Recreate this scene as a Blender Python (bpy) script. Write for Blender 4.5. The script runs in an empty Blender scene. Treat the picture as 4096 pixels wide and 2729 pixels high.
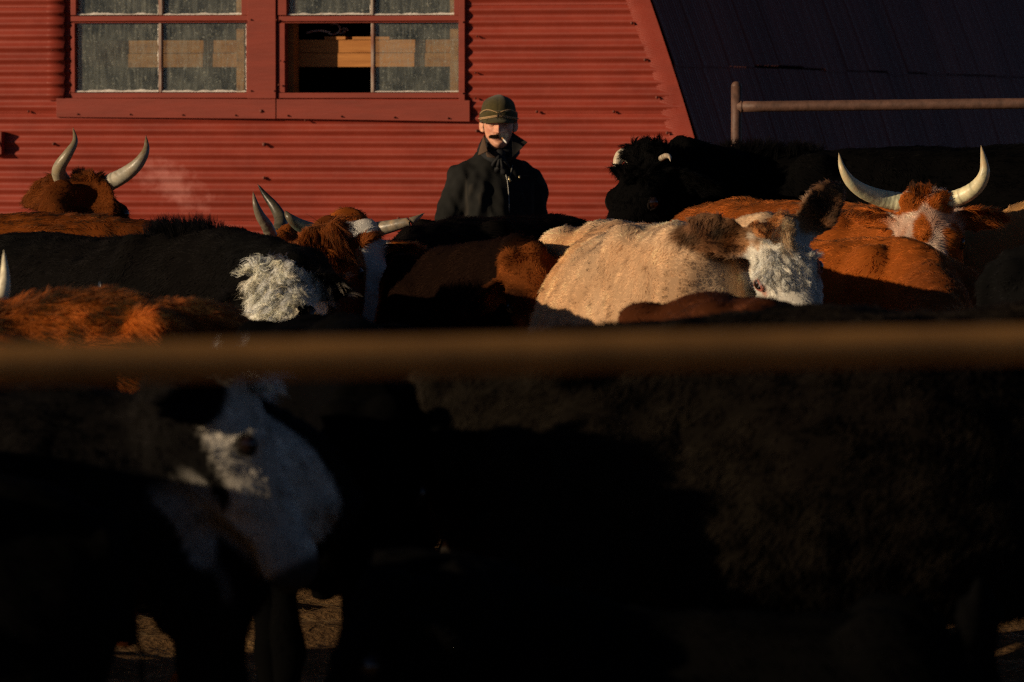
import bpy, math
import numpy as np
from mathutils import Vector, Matrix

R = math.radians
SC = bpy.context.scene
COL = SC.collection
# ------------------------------------------------------------------ camera, sky, sun, exposure
CAM_H = 1.75
FPX = 4096 * 200.0 / 36.0                    # focal length in photo pixels
PITCH = math.atan(909.5 / FPX)
cam = bpy.data.cameras.new('camera')
cam.lens = 200; cam.sensor_width = 36; cam.clip_start = 0.5; cam.clip_end = 3000
cam.dof.use_dof = True; cam.dof.focus_distance = 22.6; cam.dof.aperture_fstop = 7.0
camo = bpy.data.objects.new('camera', cam); COL.objects.link(camo)
camo.location = (0, 0, CAM_H); camo.rotation_euler = (R(90) - PITCH, 0, 0)
SC.camera = camo

SUN_AZ, SUN_EL = 64.0, 13.0                  # degrees to the left of the line camera->behind, height
SUN_DIR = Vector((-math.sin(R(SUN_AZ)) * math.cos(R(SUN_EL)), -math.cos(R(SUN_AZ)) * math.cos(R(SUN_EL)), math.sin(R(SUN_EL))))
sun = bpy.data.lights.new('sun', 'SUN'); sun.energy = 5.0; sun.angle = R(0.5); sun.color = (1.0, 0.77, 0.50)
suno = bpy.data.objects.new('sun', sun); COL.objects.link(suno)
suno.rotation_euler = (-SUN_DIR).to_track_quat('-Z', 'Y').to_euler()
W = bpy.data.worlds.new('World'); SC.world = W; W.use_nodes = True
nt = W.node_tree
sky = nt.nodes.new('ShaderNodeTexSky'); sky.sky_type = 'NISHITA'; sky.sun_disc = False
sky.sun_elevation = R(SUN_EL); sky.sun_rotation = math.atan2(SUN_DIR.x, SUN_DIR.y)
sky.altitude = 1500; sky.air_density = 0.4; sky.dust_density = 0.4
nt.links.new(sky.outputs[0], nt.nodes['Background'].inputs[0])
nt.nodes['Background'].inputs[1].default_value = 0.05
SC.view_settings.view_transform = 'Standard'; SC.view_settings.look = 'None'
SC.view_settings.exposure = -0.36; SC.view_settings.gamma = 1.0
SC.render.engine = 'CYCLES'
SC.cycles.max_bounces = 14; SC.cycles.diffuse_bounces = 4; SC.cycles.glossy_bounces = 14; SC.cycles.transmission_bounces = 14; SC.cycles.transparent_max_bounces = 12
SC.cycles.use_denoising = False; SC.cycles.sample_clamp_indirect = 2.0; SC.cycles.sample_clamp_direct = 6.0; SC.cycles.pixel_filter_type = 'BLACKMAN_HARRIS'; SC.cycles.filter_width = 1.2
SC.cycles_curves.shape = 'RIBBONS'; SC.cycles_curves.subdivisions = 2

# ------------------------------------------------------------------ pixel <-> world
CP, SP = math.cos(R(90) - PITCH), math.sin(R(90) - PITCH)
def P(px, py, s):
    """world point seen at photo pixel (px, py) where one metre spans s photo pixels"""
    vx, vy, vz = (px - 2048) / s, -(py - 1364.5) / s, -FPX / s
    return np.array((vx, CP * vy - SP * vz, CAM_H + SP * vy + CP * vz))
def proj(p):
    x, y, z = p[0], p[1], p[2] - CAM_H
    vy, vz = CP * y + SP * z, -SP * y + CP * z
    s = -FPX / vz
    return 2048 + x * s, 1364.5 - vy * s, s

# ------------------------------------------------------------------ noise
def _mk(seed, n=10):
    g = np.random.default_rng(seed)
    k = g.normal(size=(n, 3)); k /= np.linalg.norm(k, axis=1)[:, None]
    return k * g.uniform(.55, 1.7, n)[:, None], g.uniform(0, 6.28, n)
def nz(p, size, seed=0):
    """smooth noise about -1..1 with features of roughly `size` metres"""
    k, ph = _mk(seed)
    return np.sin(p @ (k.T * (3.0 / size)) + ph).sum(1) / 3.2
def sstep(a, b, x):
    t = np.clip((x - a) / (b - a), 0, 1); return t * t * (3 - 2 * t)
def norm(v):
    v = np.asarray(v, float); return v / np.linalg.norm(v)
def mixc(a, b, t):
    return a * (1 - t[:, None]) + b * t[:, None]

# ------------------------------------------------------------------ mesh helpers
class MB:
    def __init__(s): s.v = []; s.f = []; s.n = 0
    def add(s, v, f):
        v = np.asarray(v, float).reshape(-1, 3)
        s.v.append(v); s.f += [tuple(i + s.n for i in q) for q in f]; s.n += len(v)
    def loft(s, rings, cap=True, closed=True):
        m = len(rings[0]); v = np.concatenate([np.asarray(r, float) for r in rings]); f = []
        for i in range(len(rings) - 1):
            for j in range(m if closed else m - 1):
                k = (j + 1) % m
                f.append((i * m + j, i * m + k, (i + 1) * m + k, (i + 1) * m + j))
        if cap:
            f.append(tuple(range(m - 1, -1, -1))); f.append(tuple((len(rings) - 1) * m + j for j in range(m)))
        s.add(v, f)
    def tube(s, pts, radii, n=12, up=(0, 0, 1)):
        pts = np.asarray(pts, float); rings = []
        th = np.linspace(0, 2 * np.pi, n, endpoint=False)
        for i, p in enumerate(pts):
            t = norm(pts[min(i + 1, len(pts) - 1)] - pts[max(i - 1, 0)])
            u = np.asarray(up, float)
            if abs(np.dot(u, t)) > .95: u = np.array((1.0, 0, 0))
            sd = norm(np.cross(u, t)); uu = np.cross(t, sd)
            r = radii[i]
            a, b = (r if isinstance(r, (tuple, list, np.ndarray)) else (r, r))
            rings.append(p + np.outer(np.cos(th) * a, sd) + np.outer(np.sin(th) * b, uu))
        s.loft(rings)
    def ball(s, c, r, n=12, M=None):
        r = np.array(r if hasattr(r, '__len__') else (r, r, r), float)
        rings = []
        for i in range(1, n):
            a = np.pi * i / n; th = np.linspace(0, 2 * np.pi, 2 * n, endpoint=False)
            q = np.stack([np.sin(a) * np.cos(th), np.sin(a) * np.sin(th), np.full_like(th, np.cos(a))], 1) * r
            if M is not None: q = q @ np.asarray(M).T
            rings.append(q + np.asarray(c))
        s.loft(rings)
    def box(s, x0, x1, y0, y1, z0, z1):
        v = [(x, y, z) for x in (x0, x1) for y in (y0, y1) for z in (z0, z1)]
        s.add(v, [(0, 1, 3, 2), (4, 6, 7, 5), (0, 4, 5, 1), (2, 3, 7, 6), (0, 2, 6, 4), (1, 5, 7, 3)])
    def grid(s, pts):
        a, b = pts.shape[:2]
        f = [(i * b + j, i * b + j + 1, (i + 1) * b + j + 1, (i + 1) * b + j) for i in range(a - 1) for j in range(b - 1)]
        s.add(pts.reshape(-1, 3), f)
    def mesh(s, name):
        me = bpy.data.meshes.new(name)
        me.from_pydata(np.concatenate(s.v).tolist(), [], s.f); me.update()
        return me
    def build(s, name, mat, parent=None, smooth=True, loc=None):
        return link(s.mesh(name), name, mat, parent, smooth, loc)

def link(me, name, mat, parent=None, smooth=True, loc=None):
    if mat: me.materials.append(mat)
    me.polygons.foreach_set('use_smooth', [smooth] * len(me.polygons))
    o = bpy.data.objects.new(name, me); COL.objects.link(o)
    if parent: o.parent = parent
    if loc is not None: o.location = loc
    return o
def tag(o, label, cat, group=None):
    o['label'] = label; o['category'] = cat
    if group: o['group'] = group
    return o
def empty(name, loc, rz=0, parent=None):
    o = bpy.data.objects.new(name, None); COL.objects.link(o)
    o.location = loc; o.rotation_euler = (0, 0, rz); o.empty_display_size = .2
    if parent: o.parent = parent
    return o
def fuse(mb, voxel, smooth=4):
    """one continuous skin round overlapping closed shapes -> (verts, faces array)"""
    me = mb.mesh('tmp'); o = bpy.data.objects.new('tmp', me); COL.objects.link(o)
    m = o.modifiers.new('r', 'REMESH'); m.mode = 'VOXEL'; m.voxel_size = voxel; m.use_smooth_shade = True
    if smooth:
        k = o.modifiers.new('s', 'SMOOTH'); k.factor = .5; k.iterations = smooth
    dg = bpy.context.evaluated_depsgraph_get()
    out = bpy.data.meshes.new_from_object(o.evaluated_get(dg), depsgraph=dg)
    bpy.data.objects.remove(o); bpy.data.meshes.remove(me)
    out.materials.clear()
    return out
def verts(me):
    a = np.empty(len(me.vertices) * 3); me.vertices.foreach_get('co', a); return a.reshape(-1, 3)
def normals(me):
    a = np.empty(len(me.vertices) * 3); me.vertices.foreach_get('normal', a); return a.reshape(-1, 3)
def setv(me, v):
    me.vertices.foreach_set('co', v.ravel()); me.update()
def setcol(me, c):
    a = me.color_attributes.new('col', 'FLOAT_COLOR', 'POINT')
    a.data.foreach_set('color', np.concatenate([c, np.ones((len(c), 1))], 1).astype(np.float32).ravel())

# ------------------------------------------------------------------ materials
def mat(name, base=(.5, .5, .5), rough=.7, spec=.3, metal=0.0):
    m = bpy.data.materials.new(name); m.use_nodes = True
    b = m.node_tree.nodes['Principled BSDF']
    b.inputs['Base Color'].default_value = (*base, 1); b.inputs['Roughness'].default_value = rough
    b.inputs['Specular IOR Level'].default_value = spec; b.inputs['Metallic'].default_value = metal
    return m
def nodes(m): return m.node_tree.nodes, m.node_tree.links, m.node_tree.nodes['Principled BSDF']
def noise_node(N, L, scale, detail=4, coord='Object', stretch=None, rough=.6):
    tc = N.new('ShaderNodeTexCoord'); n = N.new('ShaderNodeTexNoise')
    n.inputs['Scale'].default_value = scale; n.inputs['Detail'].default_value = detail; n.inputs['Roughness'].default_value = rough
    if stretch:
        mp = N.new('ShaderNodeMapping'); mp.inputs['Scale'].default_value = stretch
        L.new(tc.outputs[coord], mp.inputs[0]); L.new(mp.outputs[0], n.inputs['Vector'])
    else: L.new(tc.outputs[coord], n.inputs['Vector'])
    return n
def ramp(N, L, src, stops):
    r = N.new('ShaderNodeValToRGB'); e = r.color_ramp.elements
    while len(e) < len(stops): e.new(.5)
    for k, (p, c) in enumerate(stops):
        e[k].position = p; e[k].color = (*c, 1) if hasattr(c, '__len__') else (c, c, c, 1)
    L.new(src, r.inputs[0]); return r
def mixnode(N, L, fac, a, b):
    m = N.new('ShaderNodeMix'); m.data_type = 'RGBA'
    for s, v in ((m.inputs[0], fac), (m.inputs[6], a), (m.inputs[7], b)):
        if hasattr(v, 'links'): L.new(v, s)
        elif hasattr(v, '__len__'): s.default_value = (*v, 1)
        else: s.default_value = v
    return m.outputs[2]
def bump(N, L, b, height, strength=.3, dist=.01):
    k = N.new('ShaderNodeBump'); k.inputs['Strength'].default_value = strength; k.inputs['Distance'].default_value = dist
    L.new(height, k.inputs['Height']); L.new(k.outputs[0], b.inputs['Normal'])
def speckled(name, c0, c1, scale, rough=.7, spec=.3, bumpd=None, metal=0, stretch=None, lo=.3, hi=.7):
    m = mat(name, c0, rough, spec, metal); N, L, b = nodes(m)
    n = noise_node(N, L, scale, 6, stretch=stretch)
    r = ramp(N, L, n.outputs['Fac'], [(lo, c0), (hi, c1)]); L.new(r.outputs[0], b.inputs['Base Color'])
    if bumpd: bump(N, L, b, n.outputs['Fac'], .6, bumpd)
    return m

M = {}
def attr_mat(name, rough, spec):
    m = mat(name, (.2, .1, .05), rough, spec); N, L, b = nodes(m)
    a = N.new('ShaderNodeAttribute'); a.attribute_name = 'col'
    L.new(a.outputs['Color'], b.inputs['Base Color'])
    return m
M['hide'] = attr_mat('hide', .95, .02)
M['skin'] = attr_mat('skin', .55, .35)
_N, _L, _b = nodes(M['skin']); _b.inputs['Subsurface Weight'].default_value = .12; _b.inputs['Subsurface Radius'].default_value = (.012, .004, .002); _b.inputs['Subsurface Scale'].default_value = 1
M['horn'] = attr_mat('horn', .38, .5)
_N, _L, _b = nodes(M['horn']); _n = noise_node(_N, _L, 90, 4); bump(_N, _L, _b, _n.outputs['Fac'], .35, .003)
M['cloth'] = attr_mat('cloth', .92, .1)
_N, _L, _b = nodes(M['cloth']); _n = noise_node(_N, _L, 500, 3); bump(_N, _L, _b, _n.outputs['Fac'], .4, .002)
M['eye'] = mat('eye', (.012, .006, .004), .06, .7)
def hair_mat(name, sheen=.25, rough=.35, ior=1.3):
    """fur: soft diffuse light that follows the skin below each hair, plus the hair fibre's own gloss"""
    m = bpy.data.materials.new(name); m.use_nodes = True; N, L = m.node_tree.nodes, m.node_tree.links
    N.remove(N['Principled BSDF'])
    a = N.new('ShaderNodeAttribute'); a.attribute_name = 'col'
    nv = N.new('ShaderNodeAttribute'); nv.attribute_name = 'nrm'
    vt = N.new('ShaderNodeVectorTransform'); vt.vector_type = 'NORMAL'; vt.convert_from = 'OBJECT'; vt.convert_to = 'WORLD'; L.new(nv.outputs['Vector'], vt.inputs[0])
    vn = N.new('ShaderNodeVectorMath'); vn.operation = 'NORMALIZE'; L.new(vt.outputs[0], vn.inputs[0])
    d = N.new('ShaderNodeBsdfDiffuse'); L.new(a.outputs['Color'], d.inputs['Color']); L.new(vn.outputs[0], d.inputs['Normal'])
    h = N.new('ShaderNodeBsdfHairPrincipled'); h.model = 'CHIANG'; h.parametrization = 'COLOR'
    h.inputs['Roughness'].default_value = rough; h.inputs['Radial Roughness'].default_value = .5; h.inputs['IOR'].default_value = ior
    L.new(a.outputs['Color'], h.inputs['Color'])
    mx = N.new('ShaderNodeMixShader'); mx.inputs[0].default_value = sheen
    L.new(d.outputs[0], mx.inputs[1]); L.new(h.outputs[0], mx.inputs[2]); L.new(mx.outputs[0], N['Material Output'].inputs[0])
    return m
M['hair'] = hair_mat('hair')
M['hair_black'] = hair_mat('black_hair', .12, .45, 1.2)

# ------------------------------------------------------------------ hair strands
def strands(name, roots, dirs, lens, cols, parent, k=5, rad=.0009, curl=0.0, curl_turns=1.6, droop=.3, bend=None, seed=0, clump=.0, clump_size=.03, mat_='hair', lock=None, nrm=(0, 0, 1.)):
    n = len(roots); g = np.random.default_rng(seed)
    t = np.linspace(0, 1, k)[None, :, None]
    L = lens[:, None, None]
    p = roots[:, None, :] + dirs[:, None, :] * L * t
    p[:, :, 2] -= droop * (lens[:, None] * (t[..., 0] ** 2))
    if bend is not None: p += bend[:, None, :] * L * t ** 2
    if curl > 0:
        a = np.cross(dirs, g.normal(size=(n, 3)) * (.04 if lock is not None else .3) + np.array((.3, .2, .9))); a /= np.linalg.norm(a, axis=1)[:, None] + 1e-9
        b = np.cross(dirs, a)
        cell = np.floor(roots / (clump_size or .03)).astype(np.int64)
        hsh = ((cell[:, 0] * 73856093) ^ (cell[:, 1] * 19349663) ^ (cell[:, 2] * 83492791)) % 1000 / 1000.0
        if lock is not None: hsh = lock
        ph = hsh * 6.28 + g.normal(size=n) * (.10 if lock is not None else .25)
        an = ph[:, None] + curl_turns * 6.28 * t[..., 0] * (0.8 + .4 * hsh[:, None])
        am = curl * t[..., 0]
        p += a[:, None, :] * (np.cos(an) * am - np.cos(ph)[:, None] * 0)[..., None] + b[:, None, :] * (np.sin(an) * am)[..., None]
    if clump > 0:
        cell = np.floor(roots / clump_size).astype(np.int64)
        def hs(q): return ((cell[:, 0] * 73856093 + q * 7919) ^ (cell[:, 1] * 19349663 + q * 104729) ^ (cell[:, 2] * 83492791 + q)) % 1009 / 1009.0
        cen = (cell + np.stack([hs(1), hs(2), hs(3)], 1)) * clump_size
        off = cen - roots
        off -= dirs * (off * dirs).sum(1)[:, None]
        p += off[:, None, :] * clump * (t ** 1.3)
    hc = bpy.data.hair_curves.new(name)
    hc.add_curves([k] * n)
    hc.attributes['position'].data.foreach_set('vector', p.astype(np.float32).ravel())
    ra = hc.attributes.get('radius') or hc.attributes.new('radius', 'FLOAT', 'POINT')
    rr = rad * (1 - .8 * np.linspace(0, 1, k) ** 2)
    ra.data.foreach_set('value', np.tile(rr, n).astype(np.float32))
    ca = hc.attributes.new('col', 'FLOAT_COLOR', 'CURVE')
    ca.data.foreach_set('color', np.concatenate([np.clip(cols, 0, 1), np.ones((n, 1))], 1).astype(np.float32).ravel())
    na = hc.attributes.new('nrm', 'FLOAT_VECTOR', 'CURVE'); nv = np.broadcast_to(np.asarray(nrm, float), (n, 3))
    na.data.foreach_set('vector', np.ascontiguousarray(nv, dtype=np.float32).ravel())
    hc.materials.append(M[mat_])
    o = bpy.data.objects.new(name, hc); COL.objects.link(o); o.parent = parent
    return o
def scatter(me, n, weight, seed):
    """n random points on the mesh, denser where weight(vertex) is high -> pos, normal"""
    g = np.random.default_rng(seed)
    me.calc_loop_triangles()
    tr = np.empty(len(me.loop_triangles) * 3, np.int32); me.loop_triangles.foreach_get('vertices', tr); tr = tr.reshape(-1, 3)
    v = verts(me); nn = normals(me)
    a, b, c = v[tr[:, 0]], v[tr[:, 1]], v[tr[:, 2]]
    ar = np.linalg.norm(np.cross(b - a, c - a), axis=1) * weight[tr].mean(1)
    cdf = np.cumsum(ar); i = np.searchsorted(cdf, g.random(n) * cdf[-1]); i = np.minimum(i, len(tr) - 1)
    r1 = np.sqrt(g.random(n)); r2 = g.random(n)
    w0, w1, w2 = 1 - r1, r1 * (1 - r2), r1 * r2
    q = a[i] * w0[:, None] + b[i] * w1[:, None] + c[i] * w2[:, None]
    m = nn[tr[i, 0]] * w0[:, None] + nn[tr[i, 1]] * w1[:, None] + nn[tr[i, 2]] * w2[:, None]
    return q, m / np.linalg.norm(m, axis=1)[:, None]


# ================================================================== the setting: ground
g_ = MB()
gx = np.concatenate([np.linspace(-400, -12, 14), np.linspace(-11.5, 11.5, 160), np.linspace(12, 400, 14)])
gy = np.concatenate([np.linspace(-30, 9, 10), np.linspace(9.5, 32, 180), np.linspace(33, 900, 14)])
X, Y = np.meshgrid(gx, gy, indexing='ij')
q = np.stack([X.ravel(), Y.ravel(), np.zeros(X.size)], 1)
near = sstep(14, 9, np.abs(q[:, 0])) * sstep(36, 30, q[:, 1])
hgt = (.022 * nz(q, .9, 1) + .02 * nz(q, .3, 2) + .02 * nz(q, .16, 3)) * near - .02
q[:, 2] = hgt
g_.grid(q.reshape(X.shape + (3,)))
M['dirt'] = mat('dirt', (.12, .075, .04), .95, .1); N, L, b = nodes(M['dirt'])
n1 = noise_node(N, L, 3.5, 8); n2 = noise_node(N, L, 40, 5)
r1 = ramp(N, L, n1.outputs['Fac'], [(.3, (.07, .038, .016)), (.5, (.20, .11, .045)), (.72, (.36, .215, .09))])
r2 = ramp(N, L, n2.outputs['Fac'], [(.35, .45), (.65, 1.0)])
mx = N.new('ShaderNodeMix'); mx.data_type = 'RGBA'; mx.blend_type = 'MULTIPLY'; mx.inputs[0].default_value = 1
L.new(r1.outputs[0], mx.inputs[6]); L.new(r2.outputs[0], mx.inputs[7]); L.new(mx.outputs[2], b.inputs['Base Color'])
bump(N, L, b, n2.outputs['Fac'], .9, .03)
ground = g_.build('ground', M['dirt']); ground['kind'] = 'structure'
# trodden straw lying on the dirt
rg = np.random.default_rng(5); ns = 26000
sx = rg.uniform(-4.5, 3.2, ns); sy = rg.uniform(15.5, 25.5, ns); sa = rg.uniform(0, 6.28, ns); sl = rg.uniform(.015, .07, ns) ** 1.0
root = np.stack([sx, sy, np.zeros(ns)], 1)
root[:, 2] = .022 * nz(root, .9, 1) + .02 * nz(root, .3, 2) + .02 * nz(root, .16, 3) - .015
sd = np.stack([np.cos(sa), np.sin(sa), rg.uniform(-.05, .35, ns)], 1)
sc_ = np.array((.46, .28, .11)) * rg.uniform(.4, 1.15, (ns, 1))
straw = strands('straw', root, sd, sl, sc_, None, k=3, rad=.0013, droop=.05, seed=5)
straw['kind'] = 'stuff'

# ================================================================== red barn
TH = R(14.5)
_c = P(2797, 605, 771)
BARN = np.array((_c[0], _c[1], 0.0))
BX = np.array((math.cos(TH), -math.sin(TH), 0)); BY = np.array((math.sin(TH), math.cos(TH), 0))
camP = np.array((0, 0, CAM_H))
def WP(px, py, d=0.0):
    """photo pixel -> (u, v) on the barn's end wall, d metres behind its face"""
    a = P(px, py, 1000) - camP
    o = camP - BARN
    t = (d - o @ BY) / (a @ BY); h = o + a * t
    return h @ BX, h[2]
barn = tag(empty('barn', BARN, -TH), 'red corrugated metal barn with arched roof and two paned windows behind the herd', 'barn')

M['red'] = mat('red_metal', (.36, .05, .03), .5, .35); N, L, b = nodes(M['red'])
n1 = noise_node(N, L, 2.2, 8, stretch=(1, 1, 3)); n2 = noise_node(N, L, 14, 8); n3 = noise_node(N, L, 60, 4, stretch=(.35, 1, 1.5))
c1 = ramp(N, L, n1.outputs['Fac'], [(.3, (.215, .029, .016)), (.55, (.285, .039, .021)), (.75, (.33, .054, .031))])
c2 = ramp(N, L, n2.outputs['Fac'], [(.60, 0.0), (.78, 1.0)])
c3 = ramp(N, L, n3.outputs['Fac'], [(.63, 0.0), (.78, 1.0)])
k1 = mixnode(N, L, c2.outputs[0], c1.outputs[0], (.30, .045, .026))
mm = N.new('ShaderNodeMath'); mm.operation = 'MULTIPLY'; mm.inputs[1].default_value = .8; L.new(c3.outputs[0], mm.inputs[0])
k2 = mixnode(N, L, mm.outputs[0], k1, (.22, .05, .03))
# chalky faded paint: a pale smear low on the wall, left of the man
fu, fv = WP(680, 730)
tc = N.new('ShaderNodeTexCoord'); mp = N.new('ShaderNodeMapping'); mp.vector_type = 'POINT'
mp.inputs['Location'].default_value = (-fu, 0, -fv); L.new(tc.outputs['Object'], mp.inputs[0])
mp2 = N.new('ShaderNodeMapping'); mp2.inputs['Rotation'].default_value = (0, R(-32), 0); L.new(mp.outputs[0], mp2.inputs[0])
mp3 = N.new('ShaderNodeMapping'); mp3.inputs['Scale'].default_value = (1.75, 0, 4.0); L.new(mp2.outputs[0], mp3.inputs[0])
ln = N.new('ShaderNodeVectorMath'); ln.operation = 'LENGTH'; L.new(mp3.outputs[0], ln.inputs[0])
ad = N.new('ShaderNodeMath'); ad.operation = 'MULTIPLY_ADD'; ad.inputs[1].default_value = 1.1; L.new(n2.outputs['Fac'], ad.inputs[0]); L.new(ln.outputs['Value'], ad.inputs[2])
fr = ramp(N, L, ad.outputs[0], [(.62, .95), (1.45, 0.0)])
k3 = mixnode(N, L, fr.outputs[0], k2, (.44, .14, .115))
L.new(k3, b.inputs['Base Color'])
rr = ramp(N, L, n2.outputs['Fac'], [(.3, .42), (.7, .62)]); L.new(rr.outputs[0], b.inputs['Roughness'])
bump(N, L, b, n2.outputs['Fac'], .25, .006)
M['red_wood'] = mat('red_wood', (.36, .05, .03), .6, .3); N, L, b = nodes(M['red_wood'])
n1 = noise_node(N, L, 6, 8, stretch=(.5, 1, 3)); n2 = noise_node(N, L, 70, 6, stretch=(.12, 1, 1))
c1 = ramp(N, L, n1.outputs['Fac'], [(.3, (.20, .029, .016)), (.7, (.275, .040, .022))])
c2 = ramp(N, L, n2.outputs['Fac'], [(.62, 0), (.8, .8)])
L.new(mixnode(N, L, c2.outputs[0], c1.outputs[0], (.17, .05, .025)), b.inputs['Base Color']); bump(N, L, b, n2.outputs['Fac'], .35, .004)
M['old_wood'] = speckled('old_wood', (.42, .34, .29), (.26, .12, .085), 18, .8, .2, .003, stretch=(3, 1, .4), lo=.4, hi=.62)
M['putty'] = speckled('putty', (.78, .72, .66), (.42, .33, .28), 60, .8, .2, .004, lo=.45, hi=.75)
M['rust'] = speckled('rust', (.075, .038, .026), (.16, .08, .055), 30, .6, .4, .004)
M['board'] = mat('pine_board', (.5, .27, .1), .75, .2); N, L, b = nodes(M['board'])
n1 = noise_node(N, L, 5, 7, stretch=(.6, 1, 6)); n2 = noise_node(N, L, 60, 4, stretch=(.06, 1, 1))
c1 = ramp(N, L, n1.outputs['Fac'], [(.3, (.33, .125, .034)), (.7, (.56, .245, .072))]); c2 = ramp(N, L, n2.outputs['Fac'], [(.55, 0), (.75, .6)])
L.new(mixnode(N, L, c2.outputs[0], c1.outputs[0], (.30, .14, .045)), b.inputs['Base Color'])
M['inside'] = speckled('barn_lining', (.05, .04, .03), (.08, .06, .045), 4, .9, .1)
M['bolt'] = speckled('bolt', (.10, .03, .02), (.22, .05, .03), 80, .6, .4)
# dusty old glass
M['glass'] = bpy.data.materials.new('dusty_glass'); M['glass'].use_nodes = True
N, L = M['glass'].node_tree.nodes, M['glass'].node_tree.links; out = N['Material Output']; N.remove(N['Principled BSDF'])
tr_ = N.new('ShaderNodeBsdfTransparent'); tr_.inputs[0].default_value = (.88, .92, .90, 1)
gl = N.new('ShaderNodeBsdfGlossy'); gl.inputs['Roughness'].default_value = .02
fr_ = N.new('ShaderNodeFresnel'); fr_.inputs[0].default_value = 1.5
ge = N.new('ShaderNodeNewGeometry'); iv = N.new('ShaderNodeMath'); iv.operation = 'SUBTRACT'; iv.inputs[0].default_value = 1; L.new(ge.outputs['Backfacing'], iv.inputs[1])
fm = N.new('ShaderNodeMath'); fm.operation = 'MULTIPLY'; L.new(fr_.outputs[0], fm.inputs[0]); L.new(iv.outputs[0], fm.inputs[1])
ms = N.new('ShaderNodeMixShader'); L.new(fm.outputs[0], ms.inputs[0]); L.new(tr_.outputs[0], ms.inputs[1]); L.new(gl.outputs[0], ms.inputs[2])
df = N.new('ShaderNodeBsdfDiffuse'); df.inputs[0].default_value = (.36, .36, .31, 1)
d1 = noise_node(N, L, 9, 6); d2 = noise_node(N, L, 80, 3, rough=.7); d3 = noise_node(N, L, 26, 5, stretch=(3, 1, .35))
q1 = ramp(N, L, d1.outputs['Fac'], [(.3, .02), (.72, .17)]); q2 = ramp(N, L, d2.outputs['Fac'], [(.62, 0.0), (.68, .55)]); q3 = ramp(N, L, d3.outputs['Fac'], [(.48, 0), (.75, .16)])
a1 = N.new('ShaderNodeMath'); L.new(q1.outputs[0], a1.inputs[0]); L.new(q2.outputs[0], a1.inputs[1])
a2 = N.new('ShaderNodeMath'); a2.use_clamp = True; L.new(a1.outputs[0], a2.inputs[0]); L.new(q3.outputs[0], a2.inputs[1])
m2 = N.new('ShaderNodeMixShader'); L.new(a2.outputs[0], m2.inputs[0]); L.new(ms.outputs[0], m2.inputs[1]); L.new(df.outputs[0], m2.inputs[2])
L.new(m2.outputs[0], out.inputs[0])

# arch line of the end wall: u as a function of height v
apx = [(2604, 0), (2645, 115), (2683, 237), (2728, 375), (2759, 474), (2797, 605)]
auv = np.array([WP(*p) for p in apx]); pf = np.polyfit(auv[:, 1], auv[:, 0], 1)
v0_, sl0 = 1.95, pf[0] * 1.0
def arch(v):
    v = np.asarray(v, float); d = v - v0_
    return np.polyval(pf, v0_) + sl0 * d - .045 * d * d - .38 * np.maximum(v - 2.7, 0) ** 2
HALF = arch(5.2)                                  # ridge position on u
def arch_left(v): return 2 * HALF - arch(v)
TOP = 5.2

vd = WP(600, 534)[1]; PIT = (WP(600, 488)[1] - WP(600, 821)[1]) / 7.0
VC = vd + PIT / 4
laps = [WP(100, 31)[1], WP(100, 456)[1], WP(700, 882)[1]]
lap_h = laps[0] - laps[1]
lap_all = sorted([laps[2] - lap_h, laps[2], laps[1], laps[0], laps[0] + lap_h, laps[0] + 2 * lap_h, laps[0] + 3 * lap_h, laps[0] + 4 * lap_h])
WU0, WV0 = WP(283, 395); WU1 = WP(1842, 395)[0]; WV1 = 2.95
def wall_y(u, v):
    ph = 2 * np.pi * (v - VC) / PIT
    y = -.0084 * (np.cos(ph) + .05 * np.cos(2 * ph + .4))
    q = np.stack([u, np.zeros_like(u), v], 1)
    y += .006 * nz(q, 1.3, 11) + .0030 * nz(q * np.array((1, 1, 2.)), .35, 12) * (nz(q, 1.1, 13) > .1)
    return y
vs = []
rows = sorted(list(np.arange(0.0, TOP, PIT / 10)) + [WV0, WV1])
for v in rows:
    vs.append((v, 0.0))
for l in lap_all:
    vs += [(l - .0006, 0.0), (l + .0006, -.0065)]
vs.sort()
def lap_off(v):
    o = 0
    for l in lap_all:
        if l <= v <= l + lap_h: return -.0065 * (1 - (v - l) / lap_h)
    return o
vv = np.array([a for a, _ in vs]); oo = np.array([lap_off(a) for a, _ in vs])
wall = MB()
def wall_patch(ufun0, ufun1, n, vlo, vhi):
    k = (vv >= vlo - 1e-6) & (vv <= vhi + 1e-6); V = vv[k]; O = oo[k]
    u0 = ufun0(V); u1 = ufun1(V); t = np.linspace(0, 1, n)[None, :]
    U = u0[:, None] * (1 - t) + u1[:, None] * t; VV = np.repeat(V[:, None], n, 1)
    Y = wall_y(U.ravel(), VV.ravel()).reshape(U.shape) + O[:, None]
    wall.grid(np.stack([U, Y, VV], 2)[:, ::-1][:, ::-1])
cst = lambda c: (lambda v: np.full_like(v, c))
wall_patch(lambda v: arch_left(v), lambda v: np.maximum(WU0, arch_left(v) + .01), 60, 0, 3.4)
wall_patch(cst(WU0), cst(WU1), 40, 0, WV0)
wall_patch(cst(WU0), cst(WU1), 30, WV1, 3.4)
wall_patch(cst(WU1), lambda v: arch(v) - .012, 40, 0, 3.4)
wall_patch(lambda v: arch_left(v), lambda v: np.maximum(arch(v) - .012, arch_left(v) + .001), 60, 3.4, TOP)
wall.build('end_wall', M['red'], barn)

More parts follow.
